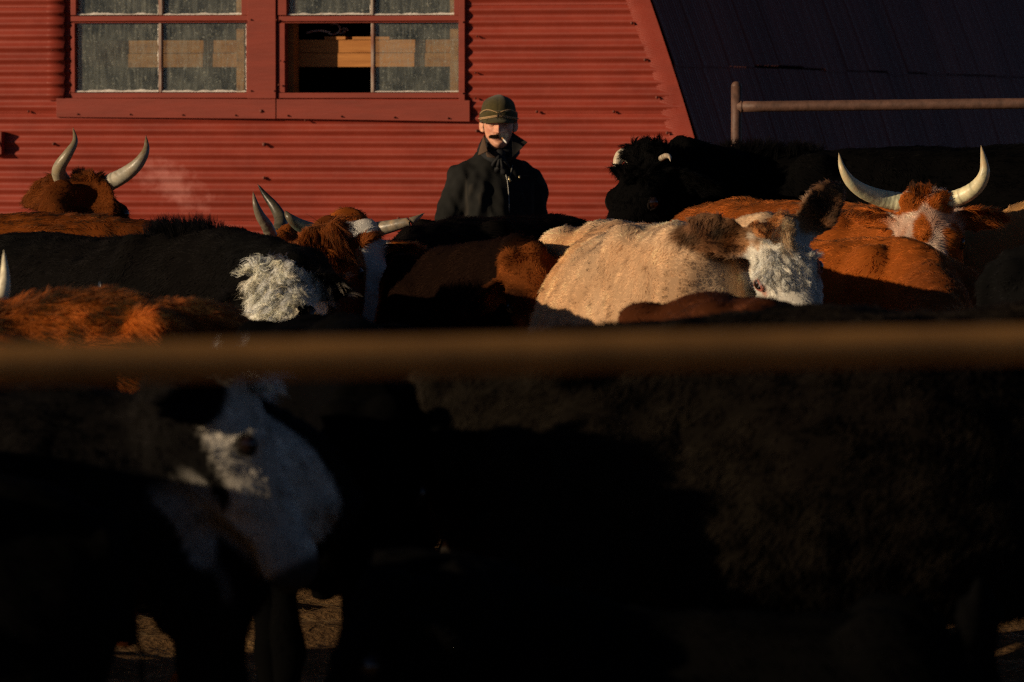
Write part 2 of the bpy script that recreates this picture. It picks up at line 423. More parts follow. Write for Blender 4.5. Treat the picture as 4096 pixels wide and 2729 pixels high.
# flashing: ribbed sheet folded over the wall's edge
fl = MB(); V = np.arange(0, 3.6, .0028); n = 8
wd = WP(2604, 60)[0] - WP(2497, 60)[0]
q0 = np.stack([V, np.zeros_like(V), np.zeros_like(V)], 1)
rag = .006 * nz(q0, .09, 21) + .006 * nz(q0, .4, 22)
t = np.linspace(0, 1, n)[None, :]
U = (arch(V) - wd + rag)[:, None] * (1 - t) + (arch(V) + .003)[:, None] * t
tl = .24 * (1 - t)                                # ribs run square to the sloping edge
VV = V[:, None] + wd * (1 - t) * .28
Y = -.024 - .0022 * np.sin(2 * np.pi * V[:, None] / .0132) * (1 - .55 * t ** 3) - .004 * nz(np.stack([VV.ravel(), U.ravel(), 0 * U.ravel()], 1), .3, 23).reshape(U.shape) + .014 * (1 - t) ** 3
fl.grid(np.stack([U, Y, VV], 2))
fl.build('flashing', M['red'], barn)

# arched roof running back along the barn's length
M['roof'] = mat('roof_metal', (.13, .05, .05), .55, .3); N, L, b = nodes(M['roof'])
n1 = noise_node(N, L, 1.2, 7, stretch=(1, 1, .3)); c1 = ramp(N, L, n1.outputs['Fac'], [(.3, (.10, .026, .020)), (.7, (.19, .056, .043))]); L.new(c1.outputs[0], b.inputs['Base Color'])
rf = MB(); D = np.arange(0, 13, .0105)
la = WP(2700, 262)[1]; sheets = [(-.1, la - .78), (la - .78, la), (la, la + .78), (la + .78, la + 1.56), (la + 1.56, TOP)]
gr = np.random.default_rng(3)
for a, c in sheets:
    if c <= 0.0: continue
    a = max(a, 0.0); V = np.linspace(a, c, 14)
    T = np.stack([np.gradient(arch(V), V), np.ones_like(V)], 1); T /= np.linalg.norm(T, axis=1)[:, None]
    nrm = np.stack([T[:, 1], -T[:, 0]], 1)
    bay = np.floor(D / .66).astype(int); step = np.array([gr.uniform(-.045, .045) for _ in range(40)])[bay] * 0.4
    rib = .009 * np.sin(2 * np.pi * D / .066) + .005 * ((D % .66) < .03)
    tt = ((V - a) / (c - a))
    off = rib[:, None] + .012 * (1 - tt)[None, :] + .004
    VV = V[None, :] + (step[:, None] * (1 - tt)[None, :] if a > 0 else 0)
    U = arch(V)[None, :] + nrm[:, 0][None, :] * off; Z = VV + nrm[:, 1][None, :] * off
    rf.grid(np.stack([U, np.repeat(D[:, None], len(V), 1) - .022, Z], 2))
rf.build('roof', M['roof'], barn)
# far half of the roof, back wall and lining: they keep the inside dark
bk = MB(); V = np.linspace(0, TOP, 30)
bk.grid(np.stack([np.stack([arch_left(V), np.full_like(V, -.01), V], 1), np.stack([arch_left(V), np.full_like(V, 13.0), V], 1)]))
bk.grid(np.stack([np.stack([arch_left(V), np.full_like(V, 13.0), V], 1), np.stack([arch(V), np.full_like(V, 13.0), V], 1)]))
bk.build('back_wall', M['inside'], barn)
# interior: boards behind the glass
ib = MB()
u0, u1 = WP(330, 200, .2)[0], WP(1856, 200, .2)[0]
ib.box(u0, u1, .19, .23, WP(1300, 268, .2)[1], WP(1300, 213, .2)[1]); ib.box(u0 - .01, u1, .193, .232, WP(1300, 211, .2)[1], WP(1300, 160, .2)[1])
ib.box(WP(1302, 0, .2)[0], WP(1384, 0, .2)[0], .185, .30, WP(1300, 159, .2)[1], WP(1300, 147, .2)[1])
ib.box(WP(1412, 0, .2)[0], WP(1560, 0, .2)[0], .187, .30, WP(1300, 160, .2)[1], WP(1300, 148, .2)[1])
for px in (1165, 1822, 968, 300): 
    c_ = WP(px, 200, .12)[0]; ib.box(c_ - .022, c_ + .022, .09, .185, .3, 3.2)
ib.build('inner_boards', M['board'], barn, smooth=False)
# clutter on the board: a coiled cable with a red and white handle
cl = MB(); c0 = np.array((WP(1262, 0, .24)[0], .24, WP(0, 137, .24)[1]))
k = np.linspace(0, 1, 14); cl.tube(np.stack([c0[0] - .05 + .13 * k, c0[1] + 0 * k, c0[2] + .012 * np.sin(k * 3)], 1), [.006] * 14, 8)
k = np.linspace(-2.2, 2.2, 16); cl.tube(np.stack([c0[0] + .10 + .035 * np.cos(k), c0[1] + .01 * k, c0[2] + .02 + .028 * np.sin(k)], 1), [.004] * 16, 6)
k = np.linspace(0, 9, 30); cl.tube(np.stack([c0[0] + .15 + .03 * np.cos(k) * (1 - k / 14), c0[1] + .004 * k, c0[2] + .01 + .014 * np.sin(k * 1.3)], 1), [.003] * 30, 6)
M['cable'] = speckled('cable', (.35, .04, .03), (.55, .5, .46), 25, .5, .4)
tag(cl.build('cable', M['cable'], None, loc=None), 'small coiled cable with red handle lying on the board inside the open pane', 'cable')
_cb = bpy.data.objects['cable']; _cb.location = BARN; _cb.rotation_euler = (0, 0, -TH)

# window trim boards
def tb(px0, px1, py0, py1, d0, d1, top=None):
    m = MB(); a, c = WP(px0, py1), WP(px1, py0)
    m.box(a[0], c[0], d0, d1, a[1], top or c[1]); return m
def bevel(o, w=.002):
    k = o.modifiers.new('bevel', 'BEVEL'); k.width = w; k.segments = 2; k.limit_method = 'ANGLE'; return o
def slant(px0, px1, yt0, yt1, yb0, yb1, d0, d1):
    """board whose top and bottom edges follow the photo's slight slope"""
    m = MB(); a = [WP(px0, yb0), WP(px1, yb1), WP(px1, yt1), WP(px0, yt0)]
    v = [(p[0], d, p[1]) for d in (d0, d1) for p in a]
    m.add(v, [(3, 2, 1, 0), (4, 5, 6, 7), (0, 1, 5, 4), (1, 2, 6, 5), (2, 3, 7, 6), (3, 0, 4, 7)]); return m
for mb_, lab in ((slant(232, 1109, 393, 397, 469, 476, -.030, .012), None), (slant(1112, 1884, 397, 402, 475, 487, -.027, .012), None)):
    bevel(mb_.build('sill_board', M['red_wood'], barn, False))
bevel(tb(996, 1108, 0, 395, -.026, .012, WV1).build('trim_post', M['red_wood'], barn, False))
bevel(tb(1840, 1864, 0, 414, -.026, .012, WV1).build('trim_post', M['red_wood'], barn, False))
# strip of wall edge left of the window: the cut corrugated sheet stands proud
V = np.arange(WV0 - .01, WV1, PIT / 12); jag = MB()
ue = WP(264, 200)[0]; Yw = wall_y(np.full_like(V, ue), V)
jag.grid(np.stack([np.stack([np.full_like(V, ue - .10), Yw - .018, V], 1), np.stack([np.full_like(V, ue), Yw * 1.25 - .030, V], 1), np.stack([np.full_like(V, ue + .001), Yw * 1.25 - .026, V], 1), np.stack([np.full_like(V, ue - .05), Yw - .008, V], 1)], 1))
jag.build('cut_sheet_edge', M['red'], barn)
def window(label, ox0, ox1, lower, upper, jambs, missing=None, upper_bottom=58, lower_py=(94, 366)):
    w = empty('window', (0, 0, 0), 0, barn)
    w['label'] = label
    fr = MB()
    def bx(px0, px1, py0, py1, d0, d1, top=None):
        a, c = WP(px0, py1), WP(px1, py0); fr.box(a[0], c[0], d0, d1, a[1], top or c[1])
    bx(ox0, ox1, 62, 86, -.013, .04); bx(ox0 + 2, ox1 - 2, 86.5, 93, -.004, .045)
    bx(ox0, ox1, 371, 393, -.012, .045)
    bx(ox0, lower[0][0] - 1, 93.5, 370.5, -.010, .045); bx(lower[-1][1] + 1, ox1, 93.5, 370.5, -.010, .045)
    bx(ox0, upper[0][0] - 1, 0, 61.5, -.016, .042, WV1); bx(upper[-1][1] + 1, ox1, 0, 61.5, -.016, .042, WV1)
    bevel(fr.build('frame', M['red_wood'], w, False), .0015)
    for rows_, p0, p1, d0, d1, tp_ in ((lower, 93.5, 370.5, -.004, .035, None), (upper, 0, 61.5, -.008, .032, WV1)):
        for (a0, a1), (b0, b1) in zip(rows_[:-1], rows_[1:]):
            fr = MB(); bx(a1 + 2, b0 - 4, p0, p1, d0, d1, tp_); bevel(fr.build('muntin', M['old_wood'], w, False), .003)
    pu = MB(); gq = np.random.default_rng(int(ox0))
    def putty_h(px0, px1, py, hpx, seed):
        n = max(8, int((px1 - px0) / 5)); k = np.linspace(px0, px1, n)
        q = np.stack([k * .01, 0 * k, 0 * k], 1); top = hpx * (1 + .45 * nz(q, .35, seed) + .3 * gq.normal(size=n) * .6)
        u = np.array([WP(a, py)[0] for a in k]); vb = WP(px0, py + 2.5)[1]; vt = np.array([WP(a, py - max(b, .8))[1] for a, b in zip(k, top)])
        pu.grid(np.stack([np.stack([u, 0 * u - .001, 0 * u + vb], 1), np.stack([u, 0 * u - .003, 0 * u + vb + .002], 1), np.stack([u, 0 * u + .006, (vb + vt) / 2 + .001], 1), np.stack([u, 0 * u + .0165, vt], 1)], 1))
    def putty_v(px, wpx, py0, py1, seed, side):
        n = max(8, int((py1 - py0) / 6)); k = np.linspace(py0, py1, n)
        q = np.stack([k * .01, 0 * k, 0 * k], 1); wdt = np.maximum(wpx * (1 + .25 * nz(q, .4, seed) + .12 * gq.normal(size=n)), .8)
        v = np.array([WP(px, a)[1] for a in k]); a = WP(px, 100)[0]; cc = np.array([WP(px - side * s_, 100)[0] for s_ in wdt])
        pu.grid(np.stack([np.stack([0 * v + a, 0 * v + .001, v], 1), np.stack([0 * v + a, 0 * v - .004, v], 1), np.stack([(a + cc) / 2, 0 * v + .006, v], 1), np.stack([cc, 0 * v + .0165, v], 1)], 1))
    for i, (x0, x1) in enumerate(lower):
        if missing != i:
            putty_h(x0, x1, lower_py[1], 5 if missing is None else 2.2, 31 + i)
            putty_v(x1, 6 if missing is None else 2.5, lower_py[0] + 3, lower_py[1], 41 + i, 1)
        g = MB(); a, c = WP(x0 - 3, lower_py[1] + 4), WP(x1 + 3, lower_py[0] - 3)
        if missing != i:
            g.box(a[0], c[0], .0175, .0205, a[1], c[1]); g.build('pane', M['glass'], w, False)
    for i, (x0, x1) in enumerate(upper):
        putty_h(x0, x1, upper_bottom, 5, 51 + i); putty_v(x1, 4.5, -300, upper_bottom, 61 + i, 1)
        g = MB(); a, c = WP(x0 - 3, upper_bottom + 3), WP(x1 + 3, 0)
        g.box(a[0], c[0], .0175, .0205, a[1], WV1); g.build('pane', M['glass'], w, False)
    pu.build('putty', M['putty'], w)
    return w
window('left window, all its dusty panes whole', 286, 994, [(302, 634), (650, 986)], [(308, 634), (654, 968)], None)
window('right window with one lower pane missing', 1112, 1838, [(1142, 1482), (1500, 1835)], [(1150, 1482), (1498, 1818)], None, missing=0)
# bolts with washers
def boltat(px, py, d=-.012, r=.008, yy=None):
    bo = MB(); u, v = WP(px, py); bo.ball((u, d, v), (r, .006, r), 6); bo.ball((u + .001, d - .006, v), (r * .55, .007, r * .55), 6)
    bo.build('bolt', M['bolt'], barn)
for px, py, r in ((218, 576, .009), (118, 446, .007), (218, 712, .011), (1060, 578, .012), (1060, 712, .010), (815, 882, .007), (1302, 874, .009), (1597, 874, .009), (1911, 524, .010), (2150, 447, .008), (2458, 447, .008), (214, 200, .006), (214, 378, .006), (1911, 146, .006), (1905, 292, .006), (1905, 394, .006), (1225, 482, .006)):
    boltat(px, py, -.016, r)
for px, py in ((318, 457), (528, 458), (738, 460), (949, 461), (1158, 463), (1372, 466), (1584, 470), (1798, 473)): boltat(px, py, -.031, .0055)
for px, py in ((1010, 80), (1113, 80), (1011, 364), (1103, 364), (1858, 89), (1858, 374), (1127, 244), (1122, 340)): boltat(px, py, -.027, .0055)
boltat(1052, 445, -.031, .011)
for px, py in ((2532, 93), (2585, 240), (2632, 390), (2673, 532)): boltat(px, py, -.026, .009)
# bracket at the left
bm = MB(); a, c = WP(-40, 617), WP(20, 527)
bm.box(a[0], c[0], -.062, -.056, a[1], c[1]); bm.box(c[0] - .008, c[0] + .001, -.056, .004, a[1], c[1]); bm.box(a[0], a[0] + .008, -.056, .004, a[1], c[1])
k = np.linspace(0, 1, 8); bm.tube(np.stack([WP(-6, 0)[0] + .03 * k, -.066 + 0 * k, (a[1] + c[1]) / 2 + .03 - .05 * k * k], 1), [.004] * 8, 6)
br = bm.build('wall_bracket', M['red_wood'], None, False); br.location = BARN; br.rotation_euler = (0, 0, -TH)
tag(br, 'small red metal bracket box fixed to the barn wall at the left edge', 'bracket')

# ================================================================== pipe fences
def pipe_fence(label, group=None): return None
fp = tag(empty('pipe_fence', (0, 0, 0)), 'rusty pipe fence with round capped end post before the dark roof', 'fence')
s_ = 890; a = P(2946, 345, s_); base = np.array((a[0], a[1], -.3))
fp.location = (a[0], a[1], 0)
pm = MB(); rad = .0245
zs = list(np.linspace(-.3, a[2] - 0.0, 12)); pm.tube([(0, 0, z) for z in zs] , [rad] * 12, 24)
pm.ball((0, 0, a[2] - .001), (rad, rad, rad * .95), 10)
pm.build('post', M['rust'], fp)
e = P(2968, 427, s_) - np.array(fp.location); r_end = P(4096, 414, s_ + 6) - np.array(fp.location); dirn = r_end - e
for k_, zz in enumerate((0, -.42, -.84, -1.26)):
    rm = MB(); tt = np.linspace(-.02, 2.6, 30); pts = e + np.outer(tt, dirn) + np.array((0, 0, zz)); pts[0] = e + np.array((-.022, 0, zz))
    rm.tube(pts, [.0242] * 30, 20)
    if k_ == 0:
        rm.tube([pts[0] + np.array((.014, 0, 0)), pts[0] + np.array((.026, 0, 0))], [.030, .0255], 20)   # weld bead
    rm.build('rail', M['rust'], fp)
for t_ in (1.6, 2.6):
    pm = MB(); x = e + dirn * t_; pm.tube([(x[0], x[1], z) for z in np.linspace(-.3, a[2] - .03, 10)], [rad] * 10, 20); pm.build('post', M['rust'], fp)

M['rust_near'] = speckled('rust_near', (.20, .095, .024), (.38, .18, .045), 9, .6, .35, .002)
cr = tag(empty('corral_fence', (0, 0, 0)), 'brown pipe rail across the whole foreground, blurred by nearness', 'fence')
pl_, pr_ = P(-60, 1458, 3950), P(4160, 1376, 3650); dn = pr_ - pl_; mid = (pl_ + pr_) / 2
cr.location = (mid[0], mid[1], 0); mid0 = np.array((mid[0], mid[1], 0))
rm = MB(); tt = np.linspace(-1.6, 2.1, 30); pts = pl_ - mid0 + np.outer(tt, dn); rm.tube(pts, [.0205] * 30, 24); rm.build('rail', M['rust_near'], cr)
for t_ in (-1.3, 1.9):
    x = pl_ - mid0 + dn * t_; pm = MB(); pm.tube([(x[0], x[1] + .05, z) for z in np.linspace(-.2, 1.5, 8)], [.03] * 8, 20); pm.build('post', M['rust_near'], cr)

# ================================================================== cattle
RED = np.array((.42, .105, .017)); DRED = np.array((.13, .034, .009)); WHITE = np.array((.88, .80, .64)); BLACK = np.array((.0050, .0048, .0048))
CREAM = np.array((.84, .45, .22)); TAN = np.array((.52, .27, .10)); DBROWN = np.array((.030, .014, .008)); BROWN = np.array((.27, .074, .016))
PINK = np.array((.45, .20, .15))
def const(c): return lambda h, b: np.repeat(np.asarray(c, float)[None], len(h), 0)

HEAD = [  # along the face from behind the poll to the nose: x, top z, bottom z, half width, roundness
    (-.05, -.045, -.13, .050, 2.0), (-.02, -.012, -.16, .078, 2.0), (.03, .008, -.19, .092, 2.1), (.09, .014, -.222, .104, 2.2), (.15, .010, -.240, .110, 2.3), (.20, .000, -.236, .104, 2.3),
    (.26, -.010, -.215, .086, 2.3), (.32, -.018, -.182, .071, 2.3), (.38, -.022, -.160, .064, 2.3), (.43, -.022, -.158, .068, 2.3), (.47, -.026, -.156, .074, 2.3),
    (.50, -.040, -.150, .069, 2.2), (.52, -.062, -.138, .052, 2.0), (.528, -.085, -.12, .028, 2.0)]
BODY = [  # tail to brisket: x, top, bottom, half width, height (0..1 from top) of the widest line
    (-1.00, 1.19, .93, .070, .5), (-.965, 1.235, .80, .145, .5), (-.90, 1.27, .70, .205, .45), (-.78, 1.305, .63, .250, .40), (-.64, 1.325, .59, .285, .36), (-.48, 1.315, .56, .295, .42), (-.28, 1.305, .54, .325, .52),
    (-.05, 1.30, .52, .350, .56), (.16, 1.30, .53, .345, .56), (.36, 1.315, .56, .315, .55), (.52, 1.345, .59, .280, .55), (.66, 1.345, .62, .265, .56), (.78, 1.30, .65, .240, .55), (.90, 1.22, .70, .19, .5), (.98, 1.12, .78, .12, .5), (1.02, 1.02, .86, .06, .5)]
def se_ring(n, a, zt, zb, wide, e):
    """half-widths round a cross section whose widest line sits `wide` of the way down"""
    th = np.linspace(0, 2 * np.pi, n, endpoint=False)
    c, s = np.cos(th), np.sin(th)
    y = a * np.sign(s) * np.abs(s) ** (2 / e)
    zm = zt + (zb - zt) * wide
    z = np.where(c > 0, zm + (zt - zm) * np.abs(c) ** (2 / e), zm - (zm - zb) * np.abs(c) ** (2 / e))
    return y, z

def horn_mesh(pts, r0, c_base, c_tip, parent, seed, label=None, ridged=.5, tip=.25):
    pts = np.asarray(pts, float)
    # Catmull-Rom through the given points
    q = np.concatenate([[2 * pts[0] - pts[1]], pts, [2 * pts[-1] - pts[-2]]]); out = []
    for i in range(1, len(q) - 2):
        for t in np.linspace(0, 1, 9, endpoint=False):
            a, b, c, d = q[i - 1], q[i], q[i + 1], q[i + 2]
            out.append(.5 * (2 * b + (c - a) * t + (2 * a - 5 * b + 4 * c - d) * t * t + (3 * b - a - 3 * c + d) * t ** 3))
    out.append(pts[-1]); out = np.array(out)
    t = np.linspace(0, 1, len(out))
    L = np.linalg.norm(np.diff(out, axis=0), axis=1).sum()
    rad = r0 * np.clip(1 - t ** 2.1 * .95, .05, 1) * (1 + .035 * np.sin(t * L * 260) * (1 - t) ** 2 * ridged)
    rad *= np.where(t > .97, .6, 1)
    m = MB(); m.tube(out, list(rad), 18, up=(.3, .9, .2))
    me = m.mesh('horn'); v = verts(me)
    tt = np.repeat(t, 18)
    g = nz(v, .03, seed) * .16 + nz(v, .007, seed + 1) * .17 + .12 * nz(v * np.array((1, 1, .2)), .012, seed + 5)
    f = sstep(tip, 1.0, tt + g * .8)
    col = mixc(np.repeat(c_base[None], len(v), 0), np.repeat(c_tip[None], len(v), 0), f) * (1 + g[:, None])
    rings = (.5 + .5 * np.sin(tt * L * 130 + 2 * nz(v, .05, seed + 2))) ** 6 * (1 - sstep(.25, .5, tt)) * ridged
    col = col * (1 - .45 * rings[:, None])
    setcol(me, np.clip(col, .005, 1))
    o = link(me, 'horn', M['horn'], parent)
    if label: o['label'] = label
    return o

def cow(label, at, yaw, poll, fdir, udir, coat, name='cow', cat='cow', ax=.55, size=None, hs=1.0, horns=(), ears=((0, 1, -.2), (0, -1, -.2)),
        ear_open=(1, 0, .2), top=None, fur=26000, flen=.026, fvar=.35, tuft=None, curl=None, seed=1, girth=1.0, neck_up=.25, neck_drop=.30, ear_droop=.03, group='cattle in the pen', ear_len=.20, ear_w=.062,
        muz=None, slim=0.0, rump=1.0, gain=1.3, voxel=.0155, lumps=1.0, eyecol=None, frad=.00075, clump=.35, legs_pose=0.0, lift=.22, neck_r=1.0, droop=.25, eye=True, lenfn=None):
    at_w = P(*at)
    hm = 'hair_black' if (name != 'x' and float(np.median(coat(np.full((9, 3), 9.), np.random.default_rng(1).normal(size=(9, 3))).max(1))) < .03) else 'hair'
    sc = size if size else at_w[2] / float(np.interp(ax, [b[0] for b in BODY], [b[1] for b in BODY]))
    cy, sy = math.cos(R(yaw)), math.sin(R(yaw))
    rot = np.array(((cy, -sy, 0), (sy, cy, 0), (0, 0, 1)))
    org = np.array((at_w[0], at_w[1], 0)) - rot @ np.array((ax * sc, 0, 0))
    w2l = lambda p: (np.asarray(p) - org) @ rot          # world -> local (rows)
    mb = MB(); n = 28
    rings = []
    bx = [b[0] for b in BODY]
    for x, zt, zb, hw, wd in BODY:
        x_, zt, zb, hw = x * sc, zt * sc, zb * sc, hw * sc * girth
        if top is not None:
            pw = org + rot @ np.array((x_, 0, zt)); px, py, s = proj(pw)
            ty = np.interp(px, [p[0] for p in top], [p[1] for p in top])
            if top[0][0] - 60 <= px <= top[-1][0] + 60:
                z_new = P(px, ty, s)[2] - flen * .55
                dz = z_new - zt; dz = np.clip(dz, -.22, .22); zt += dz; zb += .25 * dz
        zb += slim; hw *= 1 + (rump - 1) * float(sstep(-.15, -.6, np.array([x]))[0])
        y, z = se_ring(n, hw, zt, zb, wd, 2.15)
        rings.append(np.stack([np.full(n, x_), y, z], 1))
    mb.loft(rings)
    ztop = lambda x: float(np.interp(x * sc, [r[0][0] for r in rings], [r[:, 2].max() for r in rings]))
    # hip bones, tail head, shoulder blades
    for s_ in (1, -1):
        mb.ball((-.66 * sc, s_ * .20 * sc * girth * rump, ztop(-.66) - .075 * sc), (.10 * sc, .085 * sc, .055 * sc), 8)
        mb.ball((-.95 * sc, s_ * .10 * sc * girth * rump, ztop(-.95) - .085 * sc), (.06 * sc, .05 * sc, .06 * sc), 8)
        mb.ball((.56 * sc, s_ * .155 * sc * girth, ztop(.56) - .20 * sc), (.13 * sc, .10 * sc, .20 * sc), 8)
        mb.ball((.60 * sc, s_ * .20 * sc * girth, .82 * sc), (.15 * sc, .09 * sc, .17 * sc), 8)
        mb.ball((-.70 * sc, s_ * .17 * sc * girth, .90 * sc), (.20 * sc, .12 * sc, .27 * sc), 8)
        # legs
        k = legs_pose * s_
        mb.tube([(.62 * sc, s_ * .17 * sc, .80 * sc), (.60 * sc + k * .3, s_ * .17 * sc, .60 * sc), (.62 * sc + k * .6, s_ * .165 * sc, .38 * sc), (.60 * sc + k, s_ * .165 * sc, .15 * sc), (.62 * sc + k, s_ * .165 * sc, .06 * sc), (.64 * sc + k, s_ * .165 * sc, 0.0)],
                [(.07 * sc, .11 * sc), (.055 * sc, .07 * sc), (.045 * sc, .05 * sc), (.034 * sc, .038 * sc), (.045 * sc, .05 * sc), (.055 * sc, .065 * sc)], 12, up=(1, 0, 0))
        mb.tube([(-.68 * sc, s_ * .19 * sc, .88 * sc), (-.58 * sc - k * .3, s_ * .19 * sc, .68 * sc), (-.82 * sc - k * .6, s_ * .18 * sc, .47 * sc), (-.78 * sc - k, s_ * .18 * sc, .16 * sc), (-.74 * sc - k, s_ * .18 * sc, .06 * sc), (-.72 * sc - k, s_ * .18 * sc, 0.0)],
                [(.10 * sc, .15 * sc), (.075 * sc, .10 * sc), (.042 * sc, .055 * sc), (.034 * sc, .04 * sc), (.045 * sc, .05 * sc), (.055 * sc, .065 * sc)], 12, up=(1, 0, 0))
    mb.tube([(-.93 * sc, 0, ztop(-.93) - .03 * sc), (-1.02 * sc, 0, 1.12 * sc), (-1.045 * sc, 0, .90 * sc), (-1.04 * sc, 0, .62 * sc), (-1.03 * sc, 0, .40 * sc)], [.045 * sc, .036 * sc, .026 * sc, .022 * sc, .04 * sc], 10)
    # head frame (local)
    f = norm(rot.T @ norm(fdir)); u = np.asarray(rot.T @ np.asarray(udir, float)); u = norm(u - f * (u @ f)); sd = np.cross(u, f)
    HM = np.stack([f, sd, u], 1) * hs
    pl = w2l(P(*poll))
    toW = lambda q: np.asarray(q) @ HM.T + pl
    hr = []
    for x, zt, zb, hw, e in HEAD:
        y, z = se_ring(22, hw, zt, zb, .42, e)
        hr.append(toW(np.stack([np.full(22, x), y, z], 1)))
    mb.loft(hr)
    for s_ in (1, -1):
        mb.ball(toW((.160, s_ * .070, -.040)), np.array((.046, .046, .040)) * hs, 8)
        mb.ball(toW((.075, s_ * .075, -.15)), np.array((.075, .032, .075)) * hs, 8, HM / hs)    # jaw muscle
        mb.ball(toW((.005, s_ * .045, .000)), np.array((.04, .05, .028)) * hs, 8, HM / hs)
        mb.ball(toW((.485, s_ * .040, -.062)), np.array((.03, .026, .03)) * hs, 8, HM / hs)
    # neck
    A = np.array((.50 * sc, 0, ztop(.5) - neck_drop * sc)); B = toW((-.005, 0, -.105))
    tA = norm((1, 0, neck_up)) * .5 * sc; tB = norm(HM[:, 0] / hs * .35 + HM[:, 2] / hs * .65 + np.array((0, 0, .15))) * .38 * np.linalg.norm(B - A); tA = tA / np.linalg.norm(tA) * .38 * np.linalg.norm(B - A)
    t = np.linspace(0, 1, 11)[:, None]
    pts = (1 - t) ** 3 * A + 3 * (1 - t) ** 2 * t * (A + tA) + 3 * (1 - t) * t ** 2 * (B - tB) + t ** 3 * B
    rr = [(np.interp(k, [0, .5, 1], [.20 * sc, .135 * sc * neck_r, .082 * hs]), np.interp(k, [0, .5, 1], [.31 * sc, .20 * sc * neck_r, .112 * hs])) for k in t[:, 0]]
    mb.tube(pts, rr, 18)
    # ears
    for s_, ed in zip((1, -1), ears):
        if ed is None: continue
        e = norm(HM @ np.asarray(ed, float)); op = HM @ np.asarray(ear_open, float); op = norm(op - e * (op @ e)); wv = np.cross(op, e)
        b0 = toW((.035, s_ * .082, -.055)); rings = []
        for k in np.linspace(0, 1, 9):
            wdt = ear_w * hs * (math.sin(math.pi * min(k * .90 + .10, 1)) ** .62) * (1.0 if k < .98 else .6); cup = wdt * (.85 - .5 * k); th = np.linspace(-1, 1, 8)
            c = b0 + e * (ear_len * hs * k) - np.array((0, 0, 1.)) * ear_droop * hs * k * k
            o_ = [c + wv * wdt * x + op * (cup * x * x) - op * .009 for x in th]
            i_ = [c + wv * wdt * x * .93 + op * (cup * x * x * .9) + op * .010 for x in th[::-1]]
            rings.append(np.array(o_ + i_))
        mb.loft(rings)
    EARS.clear()
    for s_, ed in zip((1, -1), ears):
        if ed is not None: EARS.append((np.array((.035, s_ * .082, -.055)), norm(ed), ear_len, ear_w))
    me = fuse(mb, voxel, 3)
    v = verts(me); nr = normals(me)
    lum = .010 * nz(v, .33, seed) + .006 * nz(v, .15, seed + 1) + .0025 * nz(v, .06, seed + 2)
    hloc = ((v - pl) @ HM) / (hs * hs)
    hw_ = sstep(-.14, .02, hloc[:, 0]) * (np.linalg.norm(hloc - np.array((.2, 0, -.1)), axis=1) < .46)
    setv(me, v + nr * (lum * lumps * (1 - .8 * hw_))[:, None])
    v = verts(me)
    col = coat(hloc, v / sc)
    # bare muzzle and hooves
    mz = sstep(.455, .485, hloc[:, 0]) * (np.abs(hloc[:, 1]) < .11) * (hloc[:, 2] > -.2)
    mcol = np.array(muz) if muz is not None else PINK * .35 if col.mean() > .25 else np.array((.02, .015, .014))
    col = mixc(col, np.repeat(mcol[None], len(v), 0), mz)
    col = mixc(col, np.repeat(np.array((.03, .025, .02))[None], len(v), 0), (v[:, 2] < .05 * sc) * .9)
    setcol(me, col * .6)
    o = link(me, name, M['hide'], None, True, org); o.rotation_euler = (0, 0, R(yaw))
    tag(o, label, cat, group)
    # eyes
    if eye:
        for s_ in (1, -1):
            en = norm((.12, s_ * .92, .36)); ea = norm(np.array((1.0, 0, -.12)) - en * en[0]); eb = np.cross(en, ea); ec0 = np.array((.170, s_ * .1010, -.040))
            q = MB(); q.ball(toW(ec0 - en * .002), .0220 * hs, 12); q.build('eye', M['eye'], o)
            q = MB(); k = np.linspace(0, 2 * np.pi, 25)
            q.tube(toW(ec0 + en * .0095 + np.outer(np.cos(k), ea) * .0235 + np.outer(np.sin(k), eb) * .0150 - np.outer(np.cos(k) ** 2, en) * .008), [.0052 * hs] * 25, 8, up=tuple(HM @ en))
            qe = q.mesh('eyelid'); ec = np.asarray(eyecol if eyecol is not None else (.012, .009, .008), float); setcol(qe, np.repeat(ec[None], len(qe.vertices), 0)); link(qe, 'eyelid', M['hide'], o)
    for i, h in enumerate(horns):
        h0 = h['p'][0][2]; pts = w2l(np.array([P(a, b, h0 + .32 * (c - h0)) for a, b, c in h['p']]))
        horn_mesh(pts, h['r'], np.array(h.get('c0', (.62, .56, .42))), np.array(h.get('c1', (.22, .15, .08))), o, seed * 7 + i, h.get('label'), h.get('ridged', .95), h.get('tip', .25))
    # coat of hair
    if fur:
        cl_ = w2l(np.array((0, 0, CAM_H))); tc_ = cl_ - v; tc_ /= np.linalg.norm(tc_, axis=1)[:, None]
        face = (nr * tc_).sum(1)
        w = (.25 + .75 * sstep(-.35, .1, face)) * sstep(.25 * sc, .65 * sc, v[:, 2]) * (1 + 1.2 * hw_)
        p, nn = scatter(me, int(fur * 1.9), w, seed)
        g = np.random.default_rng(seed + 50)
        h = ((p - pl) @ HM) / (hs * hs)
        onh = sstep(-.10, .04, h[:, 0]) * (np.linalg.norm(h - np.array((.2, 0, -.1)), axis=1) < .46)
        comb = np.stack([-np.ones(len(p)), .0 * p[:, 0], -.55 * np.ones(len(p))], 1)
        comb += .38 * np.stack([nz(p, .28, seed + 3), nz(p, .28, seed + 4), nz(p, .28, seed + 5)], 1)
        hc = np.stack([np.clip((h[:, 0] - .17) * 7, -1, 1), np.clip(h[:, 1] * 7, -1, 1), np.zeros(len(h))], 1) @ (HM / hs).T
        comb = mixc(comb, hc + .3 * np.stack([nz(p, .07, seed + 6), nz(p, .07, seed + 7), nz(p, .07, seed + 8)], 1), onh)
        comb -= nn * (comb * nn).sum(1)[:, None]; comb /= np.linalg.norm(comb, axis=1)[:, None] + 1e-6
        lf = lift + .22 * nz(p, .06, seed + 9)
